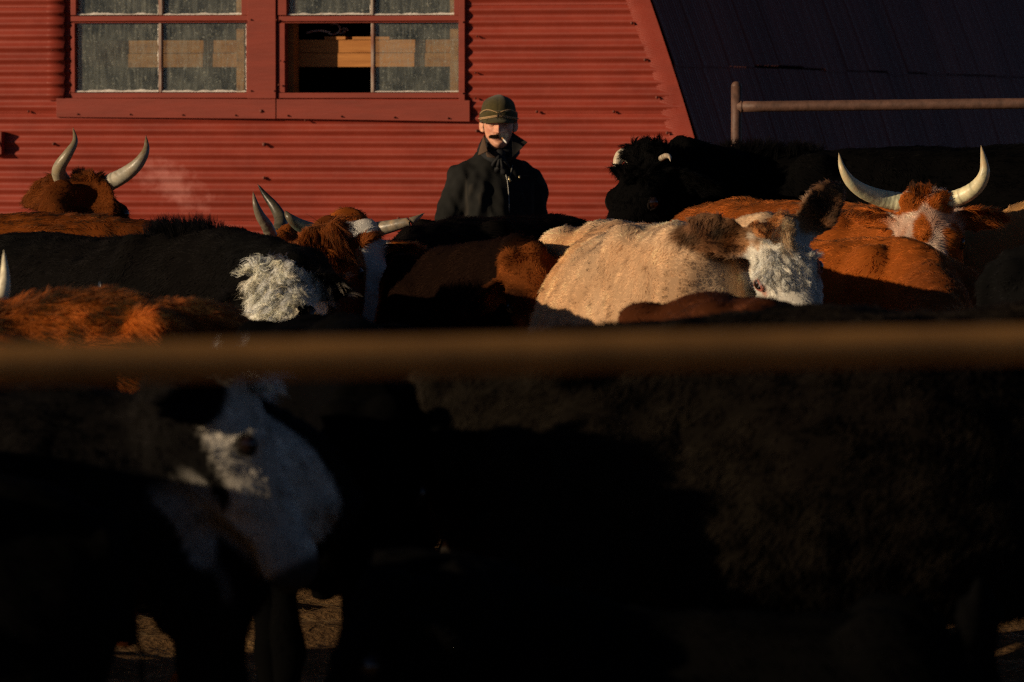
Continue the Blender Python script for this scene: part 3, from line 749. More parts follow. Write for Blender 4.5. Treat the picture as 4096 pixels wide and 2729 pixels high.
        d = comb + nn * np.clip(lf, .12, 1.5)[:, None] + g.normal(size=p.shape) * .16
        d /= np.linalg.norm(d, axis=1)[:, None]
        ln = flen * .66 * (1 + fvar * nz(p, .09, seed + 10) + .25 * g.normal(size=len(p)))
        ears_ = earmask(h) > .5
        ln = np.where(onh > .5, ln * .62, ln); ln = np.where(ears_, flen * .9 * g.uniform(.5, 1.5, len(p)), ln)
        if lenfn is not None: ln = ln * lenfn(h, p / sc, p)
        ln = np.clip(ln, .004, .2)
        cc = coat(h, p / sc) * gain * (1 + .12 * g.normal(size=(len(p), 1))) * (1 + .16 * nz(p, .05, seed + 11) + .14 * nz(p, .35, seed + 12))[:, None]
        keep = ~((h[:, 0] > .46) & (np.abs(h[:, 1]) < .1))
        for s_ in (1, -1): keep &= np.linalg.norm((h - np.array((.170, s_ * .11, -.042))) / np.array((1, 1, .8)), axis=1) > .030
        nj = nn + .26 * comb + .30 * np.stack([nz(p, .04, seed + 61), nz(p, .04, seed + 62), nz(p, .04, seed + 63)], 1) + g.normal(size=p.shape) * .10; nj /= np.linalg.norm(nj, axis=1)[:, None]
        strands('coat', p[keep], d[keep], ln[keep], np.clip(cc[keep], .002, 1), o, 4, frad, droop=droop, seed=seed, clump=clump, clump_size=.028, mat_=hm, nrm=nj[keep])
    for T in (tuft or []):
        # a patch of longer hair: centre in head or body coordinates
        fr, c, rad_, n_, L_, dr, cu, turns, cl2, colf = T[:10]
        wv_ = (hloc if fr == 'h' else v / sc)
        w = (np.linalg.norm((wv_ - np.array(c)) / np.array(rad_), axis=1) < 1) * 1.0
        if w.sum() < 3: continue
        g = np.random.default_rng(seed + 91)
        per = 16 if cu > 0 else 9                         # hairs lie together in locks
        p, nn = scatter(me, max(6, n_ // per), w, seed + 90); nl = len(p)
        d0 = (HM / hs @ np.array(dr, float)) if fr == 'h' else np.array(dr, float)
        sw = .40 * np.stack([nz(p, .06, seed + 31), nz(p, .06, seed + 32), nz(p, .06, seed + 33)], 1)
        d = nn * (.32 if cu > 0 else .5) + d0 + sw + g.normal(size=p.shape) * .20
        Ln = L_ * g.uniform(.55, 1.25, nl); lk = g.random(nl); sh = 1 + .14 * g.normal(size=nl)
        rp_ = lambda x: np.repeat(x, per, axis=0)
        p, nn, d, Ln, lk, sh = rp_(p), rp_(nn), rp_(d), rp_(Ln), rp_(lk), rp_(sh)
        off = g.normal(size=p.shape) * (.0055 if cu > 0 else .006); off -= nn * (off * nn).sum(1)[:, None]
        p = p + off; d = d - off * 6 + g.normal(size=p.shape) * .05; d /= np.linalg.norm(d, axis=1)[:, None]
        h = ((p - pl) @ HM) / (hs * hs)
        cc = (coat(h, p / sc) if colf is None else np.repeat(np.asarray(colf)[None], len(p), 0)) * (1.35 * sh * (1 + .10 * g.normal(size=len(p))))[:, None]
        nj = nn + rp_(g.normal(size=(nl, 3)) * .38) - off * 45; nj /= np.linalg.norm(nj, axis=1)[:, None]
        strands('tuft', p, d, Ln * (1 + .12 * g.normal(size=len(p))), np.clip(cc, .003, 1), o, 12 if cu > 0 else 6, (T[11] if len(T) > 11 else frad), curl=cu, curl_turns=turns, droop=T[10] if len(T) > 10 else .35, seed=seed + 3, mat_=hm if colf is None else 'hair', lock=lk, nrm=nj)
    return o

EARS = []
def earmask(h):
    m = np.zeros(len(h))
    for b0, e, ln, w in EARS:
        t = np.clip(((h - b0) @ e) / ln, 0, 1.15); d = np.linalg.norm(h - b0 - np.outer(t * ln, e), axis=1)
        m = np.maximum(m, sstep(1.35, 1.0, d / w) * sstep(.12, .3, t))
    return m
# ---- coat patterns: h = head coordinates, b = body coordinates (both in metres for a full-size animal)
_hx = [r[0] for r in HEAD]; _hb = [r[2] for r in HEAD]
def inhead(h): return sstep(-.10, .0, h[:, 0]) * (np.linalg.norm(h - np.array((.2, 0, -.1)), axis=1) < .48) * sstep(-.045, -.012, h[:, 2] - np.interp(h[:, 0], _hx, _hb)) * (h[:, 0] < .56) * sstep(.20, .145, np.abs(h[:, 1]))
def base(n, c): return np.repeat(np.asarray(c, float)[None], n, 0)
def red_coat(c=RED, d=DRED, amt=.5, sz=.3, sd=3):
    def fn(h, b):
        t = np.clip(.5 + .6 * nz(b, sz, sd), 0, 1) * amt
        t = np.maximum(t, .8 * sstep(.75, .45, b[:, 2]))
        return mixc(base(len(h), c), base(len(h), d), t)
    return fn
def black_coat(c=BLACK, warm=.35, sd=4):
    def fn(h, b):
        t = np.clip(.5 + .6 * nz(b, .4, sd), 0, 1) * warm
        return mixc(base(len(h), c), base(len(h), np.array((.0095, .0068, .0055))), t)
    return fn
def baldy_coat(face=WHITE, body=BLACK, spots=.0, sd=6, eyepatch=None, xlim=.0):
    bc = black_coat(body)
    def fn(h, b):
        c = bc(h, b)
        m = inhead(h) * sstep(xlim - .02, xlim + .03, h[:, 0] + .02 * nz(h, .05, sd)) * sstep(.135, .115, np.abs(h[:, 1]))
        m *= sstep(-.30, -.24, h[:, 2])
        if eyepatch is not None:
            for cc, rr in eyepatch: m *= sstep(.85, 1.1, np.linalg.norm((h - np.array(cc)) / np.array(rr), axis=1) + .15 * nz(h, .05, sd + 1))
        return mixc(c, base(len(h), face) * (1 + .08 * nz(h, .06, sd + 2))[:, None], np.clip(m, 0, 1))
    return fn
def cream_coat(h, b):
    c = mixc(base(len(h), CREAM), base(len(h), np.array((.88, .66, .45))), np.clip(.35 + .55 * nz(b, .35, 8) + .6 * sstep(1.24, 1.32, b[:, 2]) + .5 * sstep(-.75, -.95, b[:, 0]), 0, 1))
    c = mixc(c, base(len(h), np.array((.55, .27, .11))), np.clip(.6 * nz(b, .22, 9) + .12, 0, .5) * sstep(-.6, .0, b[:, 0]))
    hd = inhead(h)
    white = hd * sstep(.022, .05, h[:, 0] + .02 * nz(h, .04, 5)) * sstep(.14, .11, np.abs(h[:, 1]))
    tan = hd * (1 - white)
    top_ = sstep(.07, .02, h[:, 0])
    c = mixc(c, mixc(base(len(h), np.array((.74, .46, .27))), base(len(h), np.array((.40, .17, .06))), top_) * (1 + .3 * nz(h, .04, 3))[:, None], np.clip(tan, 0, 1) * .9)
    earm = earmask(h)
    c = mixc(c, base(len(h), np.array((.12, .042, .013))) * (1 + .6 * nz(h, .05, 33))[:, None], np.clip(earm, 0, 1) * .92)
    c = mixc(c, base(len(h), np.array((.80, .74, .64))), white)
    pk = np.minimum(np.linalg.norm((h - np.array((.175, -.105, -.05))) / np.array((.05, .05, .034)), axis=1), np.linalg.norm((h - np.array((.175, .105, -.05))) / np.array((.05, .05, .034)), axis=1))
    return mixc(c, base(len(h), np.array((.62, .28, .20))), sstep(1.0, .6, pk) * .8)
def roan_coat(h, b):
    c = red_coat()(h, b)
    hd = inhead(h) * sstep(.135, .11, np.abs(h[:, 1])) * sstep(-.19, -.13, h[:, 2])
    n = nz(h, .035, 12) * .5 + nz(h, .10, 13) * .7 + .35 - 2.4 * (np.abs(h[:, 1]) > .085) * (h[:, 0] > .08) * 0
    spots = np.minimum(np.linalg.norm((h - np.array((.02, -.055, 0))) / np.array((.035, .06, .2)), axis=1), np.linalg.norm((h - np.array((.03, .06, 0))) / np.array((.04, .045, .2)), axis=1))
    spots = np.minimum(spots, np.linalg.norm((h - np.array((.13, -.02, 0))) / np.array((.06, .03, .2)), axis=1))
    spots = np.minimum(spots, np.linalg.norm((h - np.array((.19, .09, -.04))) / np.array((.08, .045, .2)), axis=1))
    w = hd * sstep(.85, 1.15, spots + .15 * nz(h, .03, 4)) * np.clip(.80 + .28 * n, .3, 1)
    return mixc(c, base(len(h), np.array((.74, .52, .40))), np.clip(w, 0, 1))
def white_red_coat(h, b):
    c = red_coat()(h, b)
    hd = inhead(h) * sstep(.125, .10, np.abs(h[:, 1])) * sstep(-.06, -.02, h[:, 0])
    return mixc(c, base(len(h), np.array((.78, .74, .68))), hd)

pale = (.60, .55, .43); dark = (.10, .085, .06)
# 1 far-left longhorn, head turned away
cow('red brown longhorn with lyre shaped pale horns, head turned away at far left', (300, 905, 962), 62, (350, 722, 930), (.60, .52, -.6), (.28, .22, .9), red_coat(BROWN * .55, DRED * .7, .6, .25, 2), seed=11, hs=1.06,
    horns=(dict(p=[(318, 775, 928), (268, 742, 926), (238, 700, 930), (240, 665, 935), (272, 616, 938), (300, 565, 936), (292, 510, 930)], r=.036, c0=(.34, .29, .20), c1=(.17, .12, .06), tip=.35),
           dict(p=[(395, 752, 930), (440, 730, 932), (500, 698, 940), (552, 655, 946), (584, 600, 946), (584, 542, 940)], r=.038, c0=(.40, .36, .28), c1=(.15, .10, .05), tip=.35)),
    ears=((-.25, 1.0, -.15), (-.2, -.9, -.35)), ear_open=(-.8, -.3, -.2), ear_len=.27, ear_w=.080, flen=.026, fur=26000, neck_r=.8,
    tuft=[('h', (.0, 0, .0), (.06, .08, .05), 1500, .035, (-.2, 0, .5), 0, 0, .3, None, .2)])
# 2 brown back far left
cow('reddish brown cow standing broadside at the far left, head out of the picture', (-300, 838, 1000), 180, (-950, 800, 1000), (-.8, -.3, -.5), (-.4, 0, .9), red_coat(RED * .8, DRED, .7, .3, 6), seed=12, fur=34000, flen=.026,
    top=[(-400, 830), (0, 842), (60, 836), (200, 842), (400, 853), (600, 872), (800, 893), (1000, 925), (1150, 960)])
# 3 black baldy with white curls
cow('shaggy black cow with a curly white forehead facing forward', (690, 892, 1130), -56, (1098, 1080, 1215), (.06, -.50, -.84), (-.34, -.74, .52), baldy_coat(WHITE, BLACK * 1.25, eyepatch=[((.25, .09, -.05), (.10, .05, .2))], xlim=.02), seed=13, fur=42000, flen=.036, hs=1.0,
    top=[(10, 930), (60, 900), (150, 895), (260, 925), (350, 945), (500, 930), (680, 905), (740, 878), (800, 885), (900, 920), (1000, 950)], ears=((.12, 1, -.38), (.0, -1, -.15)), ear_open=(.6, 0, .7), ear_len=.17, ear_w=.055,
    tuft=[('h', (.13, 0, .02), (.22, .080, .10), 6400, .058, (.55, 0, -.1), .010, 1.1, .9, WHITE, .15, .0012), ('h', (.0, 0, .0), (.06, .07, .06), 1300, .06, (.30, -.15, .2), .012, 1.2, .9, WHITE * .95, .4, .0012),
          ('b', (.62, 0, 1.33), (.18, .12, .10), 2200, .05, (-.3, 0, .9), 0, 0, .3, None, .0),
          ('h', (.05, .18, -.08), (.08, .08, .08), 260, .05, (.1, .5, -.3), 0, 0, .3, (.18, .15, .12), .4), ('h', (.04, .25, -.10), (.03, .035, .05), 160, .04, (.2, .4, -.4), 0, 0, .3, (.6, .48, .34), .5)])
# 4a brown-headed cow
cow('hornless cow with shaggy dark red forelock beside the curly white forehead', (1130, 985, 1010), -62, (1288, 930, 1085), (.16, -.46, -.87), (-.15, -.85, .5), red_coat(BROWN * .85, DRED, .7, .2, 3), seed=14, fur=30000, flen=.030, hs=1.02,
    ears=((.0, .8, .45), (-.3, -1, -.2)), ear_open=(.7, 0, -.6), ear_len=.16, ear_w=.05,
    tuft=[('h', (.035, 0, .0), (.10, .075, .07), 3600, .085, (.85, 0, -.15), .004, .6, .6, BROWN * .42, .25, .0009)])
# 4b horned white-faced cow
cow('horned red cow with white face and poll, half hidden behind the shaggy red head', (1480, 985, 985), -75, (1412, 915, 1015), (.14, -.38, -.90), (.12, -.9, .42), white_red_coat, seed=15, fur=30000, flen=.024, hs=1.16,
    horns=(dict(p=[(1345, 950, 1010), (1270, 930, 1012), (1200, 902, 1020), (1158, 870, 1026), (1139, 842, 1022)], r=.034, c0=(.13, .19, .15), c1=(.10, .07, .04)),
           dict(p=[(1440, 945, 1012), (1500, 920, 1016), (1575, 903, 1022), (1650, 882, 1026), (1698, 852, 1022)], r=.031, c0=(.25, .21, .155), c1=(.30, .20, .11), tip=.4)),
    ears=((.05, 1, -.25), (.05, -1, -.2)), ear_len=.20, ear_w=.07)
# 4c horns seen edge on
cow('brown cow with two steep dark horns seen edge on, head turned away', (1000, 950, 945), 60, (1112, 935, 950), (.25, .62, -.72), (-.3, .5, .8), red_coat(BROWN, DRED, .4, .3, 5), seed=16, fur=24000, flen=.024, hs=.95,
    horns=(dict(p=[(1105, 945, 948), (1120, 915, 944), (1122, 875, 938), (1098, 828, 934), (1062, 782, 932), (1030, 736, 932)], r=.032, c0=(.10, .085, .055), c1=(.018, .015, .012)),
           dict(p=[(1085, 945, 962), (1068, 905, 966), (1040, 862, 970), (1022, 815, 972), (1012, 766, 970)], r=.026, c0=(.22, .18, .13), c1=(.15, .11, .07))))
# 5 dark cow in front of the man
cow('black brown cow standing broadside right in front of the man', (1850, 853, 968), -118, (1560, 1020, 1010), (-.3, -.5, -.8), (0, -.8, .5), black_coat(BLACK * 1.2, .9), seed=17, fur=36000, flen=.032, girth=1.05,
    top=[(1500, 960), (1580, 920), (1700, 880), (1800, 858), (1900, 846), (2060, 848), (2230, 850), (2310, 862), (2400, 895)], ears=((.0, 1, -.2), (.0, -1, -.2)))
# 5b dark red cow in the gap
def sunlit_patch_coat(h, b):  # sunlight painted as a brown shoulder patch, shade as the near-black base
    t = sstep(1.15, .8, np.linalg.norm((b - np.array((.50, -.25, 1.10))) / np.array((.22, .3, .14)), axis=1) + .2 * nz(b, .12, 19))
    t = np.maximum(t, inhead(h) * np.clip(.55 + .6 * nz(h, .09, 18), .1, .9))
    return mixc(base(len(h), np.array((.011, .005, .003))), base(len(h), BROWN), t)
dc = cow('dark brown cow with round ear tag, in shadow beside the cream one', (1770, 1005, 1075), -99, (2090, 1010, 1130), (.30, -.40, -.80), (-.1, -.8, .45), sunlit_patch_coat, seed=18, fur=32000, flen=.028,
    ears=((.05, 1, -.3), (.15, -.75, -.45)))
q = MB(); tp = P(2102, 1158, 1185) - np.array(dc.location); tp = np.array(Matrix.Rotation(R(64), 3, 'Z') @ Vector(tp)); 
k = np.linspace(0, 6.28, 18, endpoint=False); qd = np.array(Matrix.Rotation(R(64), 3, 'Z') @ Vector((-.35, -.93, .1))); qs = norm(np.cross(qd, (0, 0, 1)))
q.loft([tp + qd * d_ + np.outer(np.cos(k) * .012, qs) + np.outer(np.sin(k) * .018, (0, 0, 1)) for d_ in (0, .004)])
q.build('ear_tag', mat('tag_plastic', (.015, .016, .02), .4, .5), dc)
# 6 cream calf
cow('cream young cow with white face and raised tan ears looking at the camera', (2700, 880, 1175), -80, (3088, 908, 1205), (.30, -.50, -.80), (-.06, -.82, .56), cream_coat, name='calf', cat='calf', seed=19, fur=64000, gain=1.2, flen=.020, hs=1.0, girth=1.06, rump=.68,
    top=[(2150, 1010), (2250, 960), (2350, 905), (2430, 872), (2480, 880), (2560, 888), (2700, 868), (2780, 885), (2850, 905), (2920, 920)], ears=((-.75, 1.1, .2), (-.75, -.9, .3)), ear_open=(.5, 0, .8), ear_len=.235, ear_w=.070, ear_droop=0, eyecol=(.42, .14, .10),
    tuft=[('h', (-.005, 0, .01), (.045, .085, .05), 1800, .04, (.35, 0, .2), .006, 1.2, .6, (.50, .22, .08), .3), ('h', (.02, .045, .01), (.03, .03, .05), 500, .07, (.5, .1, .5), .014, 1.2, .8, (.62, .42, .24), .5),
          ('h', (.13, 0, .0), (.10, .10, .06), 4200, .034, (.6, 0, -.1), .0035, 1.0, .5, None, .1)])
# 7 black bull
cow('large black bull with shaggy poll and short pale horn stubs, tallest animal of the herd', (3300, 572, 935), 168, (2590, 600, 950), (-.44, -.36, -.82), (-.55, -.45, .55), black_coat(BLACK * .75, .15), name='bull', cat='bull', seed=20, fur=50000, flen=.026, hs=1.34, girth=1.1, neck_r=1.2, neck_up=-.05, neck_drop=.36,
    horns=(dict(p=[(2560, 660, 935), (2515, 625, 935), (2485, 625, 935), (2468, 660, 937), (2474, 702, 939)], r=.036, c0=(.62, .54, .42), c1=(.5, .38, .25)), dict(p=[(2645, 634, 958), (2664, 624, 968), (2678, 628, 980), (2682, 646, 990)], r=.013, c0=(.36, .29, .21), c1=(.55, .44, .30))),
    top=[(2600, 600), (2700, 640), (2760, 640), (2850, 575), (2950, 572), (3200, 585), (3600, 590), (3800, 572), (4096, 560), (4400, 556)], ears=((-.1, .8, -.5), (-.2, -.9, -.3)), ear_len=.19,
    tuft=[('h', (.04, 0, .0), (.10, .09, .06), 3600, .042, (-.25, 0, .2), .004, .8, .6, None, .2), ('b', (.75, 0, 1.27), (.2, .14, .12), 2600, .05, (-.4, 0, .7), 0, 0, .3, None, .1)])
# 8 roan-faced longhorn
cow('red longhorn with speckled white face and wide upswept cream horns on the right', (3470, 802, 1000), -58, (3692, 790, 1035), (.10, -.52, -.82), (-.08, -.8, .53), roan_coat, seed=21, fur=44000, flen=.030, hs=1.14,
    horns=(dict(p=[(3640, 812, 1034), (3575, 804, 1034), (3520, 792, 1036), (3452, 765, 1042), (3400, 725, 1048), (3368, 670, 1050), (3355, 612, 1046)], r=.037, c0=(.74, .72, .46), c1=(.50, .38, .22), tip=.4),
           dict(p=[(3740, 806, 1034), (3805, 800, 1034), (3868, 776, 1038), (3915, 738, 1044), (3938, 690, 1048), (3934, 635, 1046), (3924, 582, 1040)], r=.035, c0=(.76, .68, .42), c1=(.45, .32, .18), tip=.4)),
    top=[(2660, 905), (2760, 850), (2860, 800), (2960, 778), (3050, 785), (3200, 790), (3350, 795), (3450, 802), (3560, 830)], ears=((.05, 1, -.15), (-.6, -.9, -.3)), ear_len=.22,
    tuft=[('h', (-.02, 0, .0), (.04, .045, .04), 800, .036, (-.5, 0, .35), 0, 0, .5, RED * .7, .05)])
# 9 red-brown cow right
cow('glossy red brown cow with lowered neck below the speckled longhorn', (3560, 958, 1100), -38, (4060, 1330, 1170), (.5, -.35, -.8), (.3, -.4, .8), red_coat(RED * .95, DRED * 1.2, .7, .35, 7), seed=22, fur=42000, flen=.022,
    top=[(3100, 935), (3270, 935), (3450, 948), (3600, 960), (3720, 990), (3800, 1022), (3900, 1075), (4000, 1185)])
# 10 tan cow right edge
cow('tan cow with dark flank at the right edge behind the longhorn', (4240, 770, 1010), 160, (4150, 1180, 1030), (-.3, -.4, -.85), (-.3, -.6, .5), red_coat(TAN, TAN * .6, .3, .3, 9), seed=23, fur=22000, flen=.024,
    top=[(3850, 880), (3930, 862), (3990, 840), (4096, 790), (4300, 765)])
# 11 black rump right edge
cow('black cow cut off by the right edge, only its rounded rump showing', (4160, 930, 1235), 8, (5100, 1000, 1235), (.8, 0, -.5), (.5, 0, .9), black_coat(BLACK * 1.5, .2), seed=24, ax=-.85, fur=14000, flen=.02)
# 12 brown rump before the calf
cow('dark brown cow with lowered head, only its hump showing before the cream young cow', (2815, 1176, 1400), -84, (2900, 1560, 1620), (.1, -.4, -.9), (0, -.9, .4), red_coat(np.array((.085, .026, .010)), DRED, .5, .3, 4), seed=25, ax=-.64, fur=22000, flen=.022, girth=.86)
# 13 fuzzy brown left front
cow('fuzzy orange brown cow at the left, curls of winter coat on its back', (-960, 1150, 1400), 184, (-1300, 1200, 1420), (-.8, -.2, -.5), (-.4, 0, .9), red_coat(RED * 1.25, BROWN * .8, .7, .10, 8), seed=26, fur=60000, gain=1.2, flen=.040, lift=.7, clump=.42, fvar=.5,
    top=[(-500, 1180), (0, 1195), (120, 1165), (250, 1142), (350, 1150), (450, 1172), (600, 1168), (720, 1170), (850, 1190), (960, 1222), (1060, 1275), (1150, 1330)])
# 14 brown, just behind the rail at left
cow('reddish cow low in the left corner just behind the foreground rail', (-1720, 1315, 1560), 186, (-2400, 1400, 1580), (-.8, -.2, -.5), (-.4, 0, .9), red_coat(RED * .7, DRED, .5, .2, 9), seed=27, fur=18000, flen=.03, size=.90,
    top=[(-300, 1310), (0, 1325), (150, 1338), (300, 1362), (450, 1410), (600, 1470)])
# 15 near white-faced cow in profile
near_base = baldy_coat(np.array((.54, .50, .44)), BLACK * 1.6, eyepatch=[((.175, -.11, -.045), (.032, .05, .028)), ((.13, -.12, -.205), (.16, .2, .10)), ((.03, -.14, -.12), (.07, .09, .12))], xlim=.015)
def near_face(h, b):
    c = near_base(h, b)
    th = sstep(1.1, .8, np.linalg.norm((h - np.array((.24, 0, -.25))) / np.array((.20, .2, .07)), axis=1) + .4 * nz(h, .07, 77)) * sstep(.13, .20, h[:, 0])
    ns = np.minimum(np.linalg.norm((h - np.array((.495, .045, -.075))) / np.array((.022, .02, .016)), axis=1), np.linalg.norm((h - np.array((.495, -.045, -.075))) / np.array((.022, .02, .016)), axis=1))
    c = mixc(c, base(len(h), np.array((.30, .28, .25))), th)
    return mixc(c, base(len(h), np.array((.02, .016, .014))), sstep(1.2, .8, ns))
cow('black cow with white face in profile, lowest and nearest to the rail', (760, 1545, 1760), -6, (950, 1490, 1790), (.44, -.10, -.86), (.86, -.10, .44), near_face, seed=28, fur=34000, flen=.022, muz=(.05, .046, .042), hs=.94, slim=.15, frad=.0010,
    top=[(-600, 1520), (0, 1540), (400, 1548), (700, 1550), (900, 1520)], ears=((-.35, 1, -.3), (-.35, -.8, -.55)), ear_open=(.4, -.6, .2), ear_len=.20,
    tuft=[('h', (-.005, 0, .0), (.05, .06, .05), 900, .07, (-.1, -.1, .5), .01, 1, .5, WHITE, .2)])
# 16 large dark cow filling the right
cow('large dark brown black cow broadside, filling the lower right behind the rail', (4230, 1190, 1690), 4, (5400, 1330, 1700), (.8, -.1, -.55), (.5, 0, .85), black_coat(np.array((.014, .011, .008)), .6), seed=29, fur=40000, flen=.034, frad=.0010,
    top=[(1700, 1400), (1850, 1320), (2100, 1290), (2600, 1262), (3000, 1228), (3300, 1198), (3700, 1190), (4200, 1190)], girth=1.05)
# 17 black calf, front left corner
cow('black calf in the bottom left corner with its rump turned right', (300, 1925, 2080), 176, (-2300, 1900, 2100), (-.8, -.2, -.5), (-.4, 0, .9), black_coat(BLACK * .6, .1), name='calf', cat='calf', seed=30, fur=12000, flen=.02, ax=-.88, size=.80)
# 18 black cow facing the camera in the middle
cow('black cow facing forward below the middle of the rail, one ear out to the right', (1370, 1287, 1540), -86, (1450, 1640, 1730), (.06, -.42, -.90), (0, -.9, .42), black_coat(BLACK * .5, .1), seed=31, fur=20000, flen=.02, hs=1.15, ears=((.0, 1, -.12), (.0, -1, -.12)), ear_len=.23, ear_w=.075)
# 18b black calf at the bottom right
cow('black calf in front of the broadside cow, its back sloping down along the bottom', (1950, 2225, 1960), 174, (1560, 2330, 2000), (-.55, -.2, -.8), (-.5, -.1, .8), black_coat(BLACK * .6, .1), name='calf', cat='calf', seed=34, size=.66, fur=14000, flen=.022,
    top=[(1500, 2200), (1750, 2190), (1900, 2215), (2100, 2280), (2400, 2380), (2700, 2440), (3300, 2470), (3800, 2520)])
# 19 horned cow off the left edge: its horn tip shows
cow('white horn tip of a cow just outside the left edge', (-800, 1088, 1330), 8, (-150, 1190, 1330), (.4, -.5, -.75), (.1, -.8, .55), black_coat(), seed=32, fur=9000, flen=.025,
    horns=(dict(p=[(-100, 1210, 1330), (-40, 1215, 1342), (2, 1180, 1350), (18, 1110, 1352), (15, 1000, 1348)], r=.034, c0=(.75, .66, .48), c1=(.78, .7, .5)), dict(p=[(-200, 1205, 1325), (-260, 1200, 1320), (-310, 1150, 1315), (-320, 1040, 1313)], r=.034)))

# ---- unseen cows added to shade the foreground
def copy_tree(o, parent=None):
    c = o.copy(); COL.objects.link(c); c.parent = parent
    for ch in o.children:
        if ch.name.startswith(('coat', 'tuft')): continue
        copy_tree(ch, c)
    return c
_src = [x for x in COL.objects if x.get('label') in ('large dark brown black cow broadside, filling the lower right behind the rail', 'glossy red brown cow with lowered neck below the speckled longhorn')]
_src.sort(key=lambda o: 'large dark' not in o['label'])
for i, (x, y, yaw, k, lab) in enumerate(((1.85, 15.6, 95, 0, 'low dark cow hidden behind the broadside one'), (-2.15, 11.9, -64, 0, 'unseen dark cow added for shade beside the white faced one, outside the left edge'), (-3.75, 16.3, -64, 1, 'unseen red cow added for shade, level with the orange brown one, outside the picture'), 
        (-5.8, 13.2, 120, 0, 'unseen dark cow added for shade, second from the rail outside the left edge'), (-6.3, 18.4, 110, 1, 'unseen red cow added for shade, farthest outside the left edge'))):
    c = copy_tree(_src[k % len(_src)]); c.location = (x, y, 0); c.rotation_euler = (0, 0, R(yaw)); c['label'] = lab
    if 'low dark' in lab: c.scale = (.86, .86, .86)

# ================================================================== the man
S_M = 850.0
mo = P(1994, 496, S_M)                                  # between the eyes, at the face's depth
MORG = np.array((mo[0], mo[1] + .085, 0.0))
def mp_(px, py, dy=0.0):
    """photo pixel -> point in the man's own frame, dy metres behind the face plane"""
    return P(px, py, S_M * (1 - 0 * dy)) - MORG + np.array((0, dy, 0))
EZ = mo[2]                                              # eye height
man_parts = []
SKIN = np.array((.72, .35, .225))
def skin_head():
    tab = np.array([  # z from eye line, half width, front, back
        (-.200, .058, .020, .085), (-.165, .056, .022, .085), (-.135, .056, .035, .082), (-.118, .036, .062, .075), (-.108, .042, .078, .070), (-.095, .049, .0855, .068), (-.078, .055, .0865, .07), (-.060, .060, .0865, .078), (-.040, .0645, .086, .088),
        (-.020, .068, .085, .095), (.0, .070, .0855, .099), (.025, .0715, .089, .101), (.05, .072, .088, .101), (.08, .068, .076, .095), (.105, .052, .052, .075), (.122, .028, .022, .045), (.127, .004, .004, .01)])
    nz_, na = 120, 128
    zz = np.linspace(-.200, .127, nz_); th = np.linspace(0, 2 * np.pi, na, endpoint=False)
    hw = np.interp(zz, tab[:, 0], tab[:, 1]); fr = np.interp(zz, tab[:, 0], tab[:, 2]); bk_ = np.interp(zz, tab[:, 0], tab[:, 3])
    k = np.array([1, 2, 3, 2, 1.]); k /= k.sum()
    sm = lambda a: np.convolve(np.pad(a, 2, mode='edge'), k, 'valid')
    hw, fr, bk_ = sm(hw), sm(fr), sm(bk_)
    s, c = np.sin(th), np.cos(th)
    e = 2.25
    X = hw[:, None] * (np.sign(s) * np.abs(s) ** (2 / e))[None]
    cf = np.sign(c) * np.abs(c) ** (2 / e)
    Y = np.where(cf[None] > 0, -fr[:, None] * cf[None], -bk_[:, None] * cf[None])
    Z = np.repeat(zz[:, None], na, 1)
    q = np.stack([X.ravel(), Y.ravel(), Z.ravel()], 1)
    x, z = q[:, 0], q[:, 2]; front = sstep(.005, -.045, q[:, 1])
    G = lambda cx, cz, sx, sz: np.exp(-((x - cx) / sx) ** 2 - ((z - cz) / sz) ** 2)
    d = np.zeros(len(q))
    zt = np.clip((.018 - z) / .056, 0, 1)               # nose: bridge -> tip
    nose = np.where((z < .024) & (z > -.05), 1, 0) * (.007 + .021 * zt ** 1.25) * sstep(-.047, -.036, z) * sstep(.026, .008, z)
    d += nose * np.exp(-(np.abs(x) / (.0075 + .0055 * zt)) ** 2.2)
    d += .008 * (G(.0135, -.0345, .0065, .0075) + G(-.0135, -.0345, .0065, .0075))
    for sgn in (1, -1):
        d -= .0105 * G(sgn * .031, -.001, .0155, .0115)
        d += .0060 * G(sgn * .030, .0185, .022, .0075)
        d += .0048 * G(sgn * .046, -.024, .018, .016)
        d -= .0035 * G(sgn * .044, -.058, .012, .020)
        d -= .003 * G(sgn * .018, -.045, .004, .012)
    d += .0055 * G(0, -.060, .021, .0048) + .0062 * G(0, -.0715, .018, .0050) - .0040 * G(0, -.0655, .024, .0022) - .004 * G(0, -.081, .018, .005) + .0075 * G(0, -.098, .017, .012)
    q[:, 1] -= d * front
    q[:, 2] -= .004 * np.exp(-(x / .012) ** 2) * front * G(0, -.036, .02, .008)
    return q, nz_, na, x, z, front
q, a_, b_, hx, hz, hf = skin_head()
mb = MB(); mb.grid(np.concatenate([q.reshape(a_, b_, 3), q.reshape(a_, b_, 3)[:, :1]], 1)[:, ::-1])
# ears
for sgn in (1, -1):
    rings = []
    th = np.linspace(0, 2 * np.pi, 20, endpoint=False)
    for w_, out_ in ((1.0, 0.0), (1.06, .006), (1.0, .013), (.86, .016), (.70, .010), (.40, .006), (.05, .005)):
        ex = np.cos(th) * .0165 * w_; ez = np.sin(th) * .031 * w_ * (1 - .22 * (np.sin(th) < 0) * np.abs(np.sin(th)))
        px_ = sgn * (.0665 + out_ + .010 * np.cos(th) * (out_ > .001)); rings.append(np.stack([px_ + 0 * ex, .022 + ex + .006 * out_ / .016, -.014 + ez + .12 * ex], 1))
    mb.loft(rings)
mb.v = [v + np.array((0, 0, EZ)) for v in mb.v]
